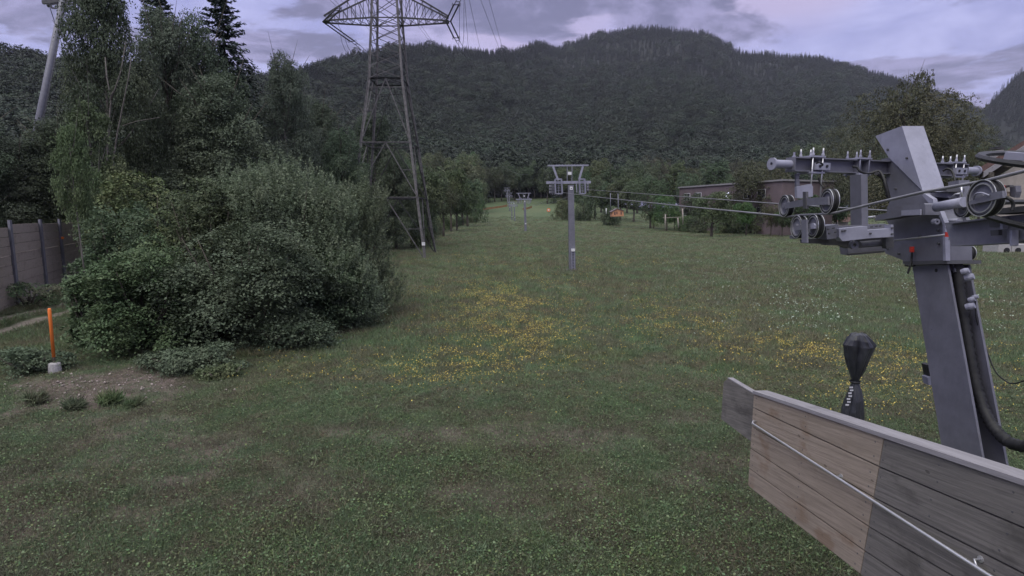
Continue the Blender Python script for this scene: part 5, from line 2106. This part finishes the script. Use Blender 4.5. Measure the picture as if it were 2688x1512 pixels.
poly(Z6, [(1930, 800), (1990, 780), (2050, 775), (2300, 750), (2300, 800), (1935, 830)], 3.72, .2, 'outrigger_plate', M['steel_dark'])
poly(Z6, [(1930, 855), (2060, 845), (2060, 925), (1945, 935)], 3.80, .05, 'clamp_block', M['steel_dark'])
poly(Z6, [(2085, 840), (2300, 820), (2300, 1030), (2090, 1050)], 3.78, .06, 'clamp_block', M['steel'])
poly(Z6, [(2030, 850), (2052, 848), (2056, 945), (2034, 948)], 3.74, .05, 'clamp_rib', M['steel_light'])
poly(Z6, [(2110, 960), (2130, 958), (2130, 1085), (2112, 1090)], 3.72, .05, 'clamp_rib', M['steel_light'])
poly(Z6, [(1950, 960), (2020, 955), (2020, 1000), (1955, 1005)], 3.86, .03, 'clamp_block', M['steel_dark'])
poly(Z6, [(2110, 600), (2160, 590), (2165, 640), (2150, 690), (2118, 680)], 3.62, .04, 'brake_plate', M['steel'])
poly(Z6, [(2050, 650), (2085, 640), (2090, 675), (2055, 680)], 3.60, .04, 'brake_block', M['plank_new'])
poly(Z6, [(2015, 600), (2050, 588), (2052, 610), (2025, 615)], 3.56, .03, 'red_switch', M['red'])
poly(Z6, [(2055, 590), (2110, 585), (2112, 600), (2060, 606)], 3.58, .03, 'brake_lever', M['steel_dark'])
cablepx(Z6, [(2065, 690, 4.1), (2110, 700, 4.05), (2140, 740, 4.05), (2130, 800, 4.05)], .012, 'black_cable')
poly(Z6, [(1600, 560), (1690, 545), (1700, 690), (1620, 700)], 5.0, .12, 'rear_plate', M['steel'])
poly(Z6, [(1600, 905), (1760, 890), (1730, 800), (1660, 790)], 5.05, .04, 'gusset', M['steel'])
mb = MB()
mb.tube([PX(*Z6(1712, 590), 4.9), PX(*Z6(1716, 680), 4.9)], .010, 8)
mb.tube([PX(*Z6(1630, 690), 4.9), PX(*Z6(1660, 660), 4.9), PX(*Z6(1705, 655), 4.9)], .010, 8)
mb.build('handle', M['chrome'], nt_)
poly(Z6, [(1600, 1050), (1660, 1060), (1640, 1110), (1590, 1150)], 4.92, .03, 'pulley_bracket', M['steel'])
poly(Z6, [(1590, 1200), (1625, 1200), (1660, 1300), (1640, 1310)], 4.93, .02, 'pulley_bracket', M['steel'])
# bullwheel
bw = thing('bullwheel', (4.75, 4.2, 4.85), 'big dark bullwheel cut off by the right picture edge', 'bullwheel')
axb = Vector((.02, -.20, 1)).normalized()
for z_, nm in ((4.85, 'upper_rim'), (4.42, 'lower_rim')):
    mb = MB()
    mb.lathe((4.63 if z_ > 4.6 else 4.66, 4.22, z_), axb, [(.93, -.012), (.985, -.022), (1.0, 0), (.985, .022), (.93, .012)], 64, True)
    mb.build(nm, M['rubber'], bw)
mb = MB()
for k in range(6):
    t = k * math.pi / 3 + .3
    a = Vector((4.63, 4.22, 4.85))
    e1_ = axb.orthogonal().normalized()
    e2_ = axb.cross(e1_)
    mb.bar(a, a + (e1_ * math.cos(t) + e2_ * math.sin(t)) * .84, .07, .06, axb)
mb.build('spokes', M['steel_light'], bw)
mb = MB()
mb.lathe((4.63, 4.22, 4.4), axb, [(0, -.5), (.12, -.5), (.12, .6), (0, .6)], 20)
mb.build('hub', M['steel_dark'], bw)

# hose in the column
hs_ = [(722, 195), (728, 260), (737, 350), (755, 470), (775, 600), (798, 730), (820, 850), (845, 950), (880, 1060), (920, 1140), (970, 1205), (1030, 1255), (1115, 1278), (1230, 1270)]
raw = [PX(*Z7(*q), 4.99) for q in hs_]
pts, rad = [], []
for i in range(len(raw) - 1):
    for k in range(6):
        pts.append(raw[i].lerp(raw[i + 1], k / 6 + .02 * (k % 2)))
        rad.append(.062 if k % 2 else .046)
mb = MB()
mb.tube(pts, rad, 14)
tag(mb.build('corrugated_hose', M['rubber']), 'thick black corrugated hose hanging down the near tower column', 'hose')
cablepx(Z7, [(830, 400, 6.1), (835, 520, 6.1), (870, 640, 6.1), (910, 750, 6.0), (950, 840, 5.9), (1020, 900, 5.8), (1070, 905, 5.7), (1130, 885, 5.6)], .007, 'thin_cable')
for q, s_ in (((770, 250), .035), ((795, 285), .04), ((808, 415), .03), ((830, 400), .025), ((800, 455), .04)):
    mb = MB()
    mb.lathe(PY(*Z7(*q), 6.05), (.5, -.6, .3), [(0, -s_), (s_ * .8, -s_), (s_, 0), (s_ * .8, s_), (0, s_)], 12)
    mb.build('cable_clamp', M['steel_light'], nt_)
polyY(Z7, [(548, 800), (568, 795), (580, 865), (562, 870)], 6.9, .1, 'junction_box', M['rubber'])
polyY(Z7, [(550, 872), (570, 868), (580, 915), (560, 918)], 6.88, .1, 'junction_box', M['steel_light'])

# ropes
ra = [PX(*Z6(3200, 265), cA), PX(*Z6(2230, 470), cA), PX(*Z6(1905, 552), cA), PX(*Z6(1400, 642), cA), PX(*Z6(1000, 735), cA), PX(*Z6(700, 808), cA), PX(*Z6(620, 822), cA), PX(*Z6(500, 828), cA), PX(*Z6(370, 834), cA), PX(*Z6(267, 850), cA), PX(*ZR(2130, 712), 3.5), Vector((3.55, 12.06, 4.68)), Vector((3.7, 26.8, 5.34)), Vector((3.92, 44.5, 6.2))]
a3 = mast_at(1377, 607, 123)
a4 = mast_at(1346, 576, 205)
a5 = mast_at(1332, 535, 300)
ra += [Vector((3.3, 80, 5.7)), Vector((a3[0] - .7, 123, a3[2] + 6.4)), Vector((a3[0] - 1.5, 160, a3[2] + 6.2)), Vector((a4[0] - .5, 205, a4[2] + 5)), Vector((a5[0] - .5, 300, a5[2] + 6.3))]
wire(ra, .013, 'haul_rope', 'near haul rope of the drag lift passing in front of the tower head', 'rope', None, 'rope')
rb = [PX(*Z6(1730, 830), 5.8), PX(*Z6(1080, 795), 5.8), PX(*Z6(900, 785), 5.8), PX(*ZR(2130, 580), 5.8), Vector((5.8, 20, 5.13)), Vector((5.84, 44.5, 6.42)), Vector((5.0, 80, 5.9)), Vector((a3[0] + 1.1, 123, a3[2] + 6.5)), Vector((a4[0] + 1.2, 205, a4[2] + 5.1)), Vector((a5[0] + 1.0, 300, a5[2] + 6.3))]
wire(rb, .013, 'haul_rope', 'far haul rope of the drag lift passing behind the tower head', 'rope', None, 'rope')

# ------------------------------------------------------------------ tarp-wrapped control post
TY = 8.3
tp = thing('wrapped_post', tuple(PY(*Z7(125, 1300), TY)), 'post wrapped in a dark tied plastic cover standing behind the plank barrier', 'post')
pz = PY(*Z7(120, 900), TY)
tp.location = (pz.x, TY, 0)
OFF[tp.name] = Vector((pz.x, TY, 0))
mb = MB()
prof = [(612, 128, 172, .03), (622, 108, 190, .10), (650, 84, 215, .15), (682, 66, 239, .17), (705, 70, 226, .16), (760, 74, 200, .14), (820, 88, 178, .11), (860, 100, 158, .07), (892, 112, 140, .035), (905, 108, 146, .04), (950, 90, 158, .09), (1000, 74, 163, .13), (1060, 55, 165, .15), (1300, 30, 175, .17)]
n_ = 36
vs, fs = [], []
rw = random.Random(4)
ph = [rw.random() * 6.28 for _ in range(6)]
for i, (y, x0, x1, dp) in enumerate(prof):
    l, r_ = PY(*Z7(x0, y), TY), PY(*Z7(x1, y), TY)
    c_, hwid = (l + r_) / 2, (r_ - l).length / 2
    for k in range(n_):
        t = 2 * math.pi * k / n_
        wob = 1 + .10 * math.sin(5 * t + ph[0] + i * .25) + .07 * math.sin(9 * t + ph[1] - i * .5) + .05 * math.sin(14 * t + ph[2])
        vs.append(c_ + Vector((math.cos(t) * hwid * min(wob, 1.05), math.sin(t) * dp * wob, .012 * math.sin(3 * t + i))))
for i in range(len(prof) - 1):
    for k in range(n_):
        fs.append((i * n_ + k, i * n_ + (k + 1) % n_, (i + 1) * n_ + (k + 1) % n_, (i + 1) * n_ + k))
fs.append(tuple(range(n_)))
mb.add(vs, fs, False)
mb.build('plastic_cover', M['tarp'], tp)
mb = MB()
mb.tube([Vector((pz.x, TY, -.1)), Vector((pz.x, TY, pz.z - .6))], .06, 10)
mb.build('post', M['steel_dark'], tp)
mb = MB()
c_ = PY(*Z7(126, 896), TY)
mb.lathe(c_, (0, 0, 1), [(.07, -.015), (.078, 0), (.07, .015)], 16)
mb.build('tie', M['rubber'], tp)
mb = MB()
for k in range(7):
    q = PY(*Z7(104 - k * 4 + (k % 2) * 6, 930 + k * 17), TY - .14)
    mb.box(q, .05, .004, .022)
mb.build('printed_strip', M['white'], tp)

# ------------------------------------------------------------------ plank barrier
p6, p4 = Vector((2.77, 6.5, 0)), Vector((2.89, 4.42, 0))
bdir = (p4 - p6).normalized()
bnor = Vector((bdir.y, -bdir.x, 0))
if bnor.x > 0:
    bnor = -bnor           # towards the camera side
off0 = Vector((0, 0, 0))


def BV(x, y, d_=0.0):
    return PV(*Z8(x, y), p6 + bnor * d_, bnor)


TL, TR, BR, BL = BV(335, 214), BV(1218, 500), BV(1055, 1440), BV(295, 842)
TR2 = BV(2161, 822)
tdir = (TR2 - TR)
BR2 = BR + (tdir * 1.0) + Vector((0, 0, -.02))
TR3, BR3 = TR + tdir * 2.2, BR + tdir * 2.2
bar_ = thing('plank_barrier', (BL.x + .1, BL.y, 0), 'long wooden plank barrier with a steel handrail in the lower right foreground', 'barrier')
TH = .13


def panel(tl, tr_, br, bl, fl, frr, mat):
    mb = MB()
    for k in range(5):
        a, b = tl.lerp(bl, fl[k]), tr_.lerp(br, frr[k])
        c_, d_ = tr_.lerp(br, frr[k + 1]), tl.lerp(bl, fl[k + 1])
        g = Vector((0, 0, .0055))
        # eased edges: front face slightly inside the board
        q = [a - g, b - g, c_ + g, d_ + g]
        mb.prism(q, -bnor * TH)
        h_ = Vector((0, 0, .004))
        mb.prism([q[0] - h_, q[1] - h_, q[2] + h_, q[3] + h_], bnor * .003)
    return mb.build('plank_panel', mat, bar_)


fl = [0, .15, .355, .585, .805, 1]
fr_ = [0, .213, .43, .64, .82, 1]
e = bdir * .004
panel(TL, TR - e, BR - e, BL, fl, fr_, M['plank_new'])
panel(TR + e, TR3, BR3, BR + e, fr_, fr_, M['plank_old'])
# dark gap strip behind the joint
mb = MB()
mb.prism([TL + bnor * .02 + Vector((0, 0, .0)), TR3 + bnor * .02, TR3 + bnor * .02 + Vector((0, 0, .035)), TL + bnor * .02 + Vector((0, 0, .035))], -bnor * (TH + .04))
mb.build('cap_board', M['plank_cap'], bar_)
mb = MB()
r9 = random.Random(9)
for (tl_, tr_, br_, bl_, f_a, f_b) in ((TL, TR, BR, BL, fl, fr_), (TR, TR3, BR3, BR, fr_, fr_)):
    for k in range(5):
        for u in (.03, .5, .965) if tl_ is TL else (.015, .22, .44, .66):
            for v in (.28, .74):
                a = tl_.lerp(bl_, f_a[k] * (1 - v) + f_a[k + 1] * v)
                b = tr_.lerp(br_, f_b[k] * (1 - v) + f_b[k + 1] * v)
                q = a.lerp(b, u + r9.uniform(-.006, .006))
                mb.lathe(q + bnor * .0032, bnor, [(.0, .0012), (.0065, .0012), (.0075, 0)], 8)
mb.build('nails', M['steel_dark'], bar_)
# short far plank
s0 = TL - bdir * .02
d7 = bdir * -.80
mb = MB()
b0, b1 = PV(*Z8(115, 150), p6, bnor), PV(*Z8(115, 385), p6, bnor)
f_top, f_bot = BV(327, 222), BV(322, 545)
l_top = f_top - bdir * .85 + Vector((0, 0, -.0))
l_top = PY(*Z8(128, 135), 7.25)
l_bot = PY(*Z8(110, 385), 7.25)
c_top = PY(*Z8(155, 115), 7.15)
r_top = PY(*Z8(332, 222), 6.56)
r_bot = PY(*Z8(325, 548), 6.56)
mb.prism([l_top, c_top, r_top, r_bot, l_bot], Vector((.06, .01, 0)))
mb.build('end_plank', M['plank_old'], bar_)
mb = MB()
up2 = Vector((0, 0, .006))
mb.prism([c_top + up2, r_top + up2, r_top + Vector((.07, 0, .006)), c_top + Vector((.07, 0, .006))], (0, 0, .012))
mb.build('end_cap', M['plank_cap'], bar_)
# posts
for t in (1.25, 1.9):
    q = TL + tdir * 0 + (TR - TL) * t if t <= 1 else TR + tdir * (t - 1)
    x_, y_ = q.x + .11, q.y
    mb = MB()
    mb.box((x_, y_, (q.z - .06) / 2 - .05), .1, .1, q.z + .0)
    mb.build('post', M['plank_old'], bar_)
# handrail
hr = MB()
h0, h1, h2 = BV(322, 418, .065), BV(940, 812, .065), BV(1930, 1449, .065)
hr.tube([BV(345, 402, .004), BV(330, 402, .04), h0, h1, h2, h2 + (h2 - h1) * .8], .0125, 12)
rail = hr.build('handrail', M['chrome'], bar_)
for a in ((925, 775, 925, 800), (1870, 1335, 1840, 1382)):
    mb = MB()
    w_ = BV(a[0], a[1], .003)
    mb.lathe(w_, bnor, [(0, 0), (.022, 0), (.022, .006), (0, .006)], 14)
    mb.tube([w_, w_ + bnor * .045, BV(a[2], a[3], .06)], .007, 8)
    mb.build('bracket', M['chrome'], rail)

# ------------------------------------------------------------------ evening air
hz, ht = new_mat('haze_air')
pv = N(ht, 'ShaderNodeVolumePrincipled')
pv.inputs['Color'].default_value = (.74, .76, .92, 1)
pv.inputs['Density'].default_value = .00008
pv.inputs['Anisotropy'].default_value = .2
ht.links.new(pv.outputs[0], N(ht, 'ShaderNodeOutputMaterial').inputs['Volume'])
mb = MB()
mb.box((650, 2400, 650), 8200, 6200, 1320)
hzo = mb.build('haze', hz)
tag(hzo, 'thin bluish evening haze over the valley', 'haze', None, 'stuff')
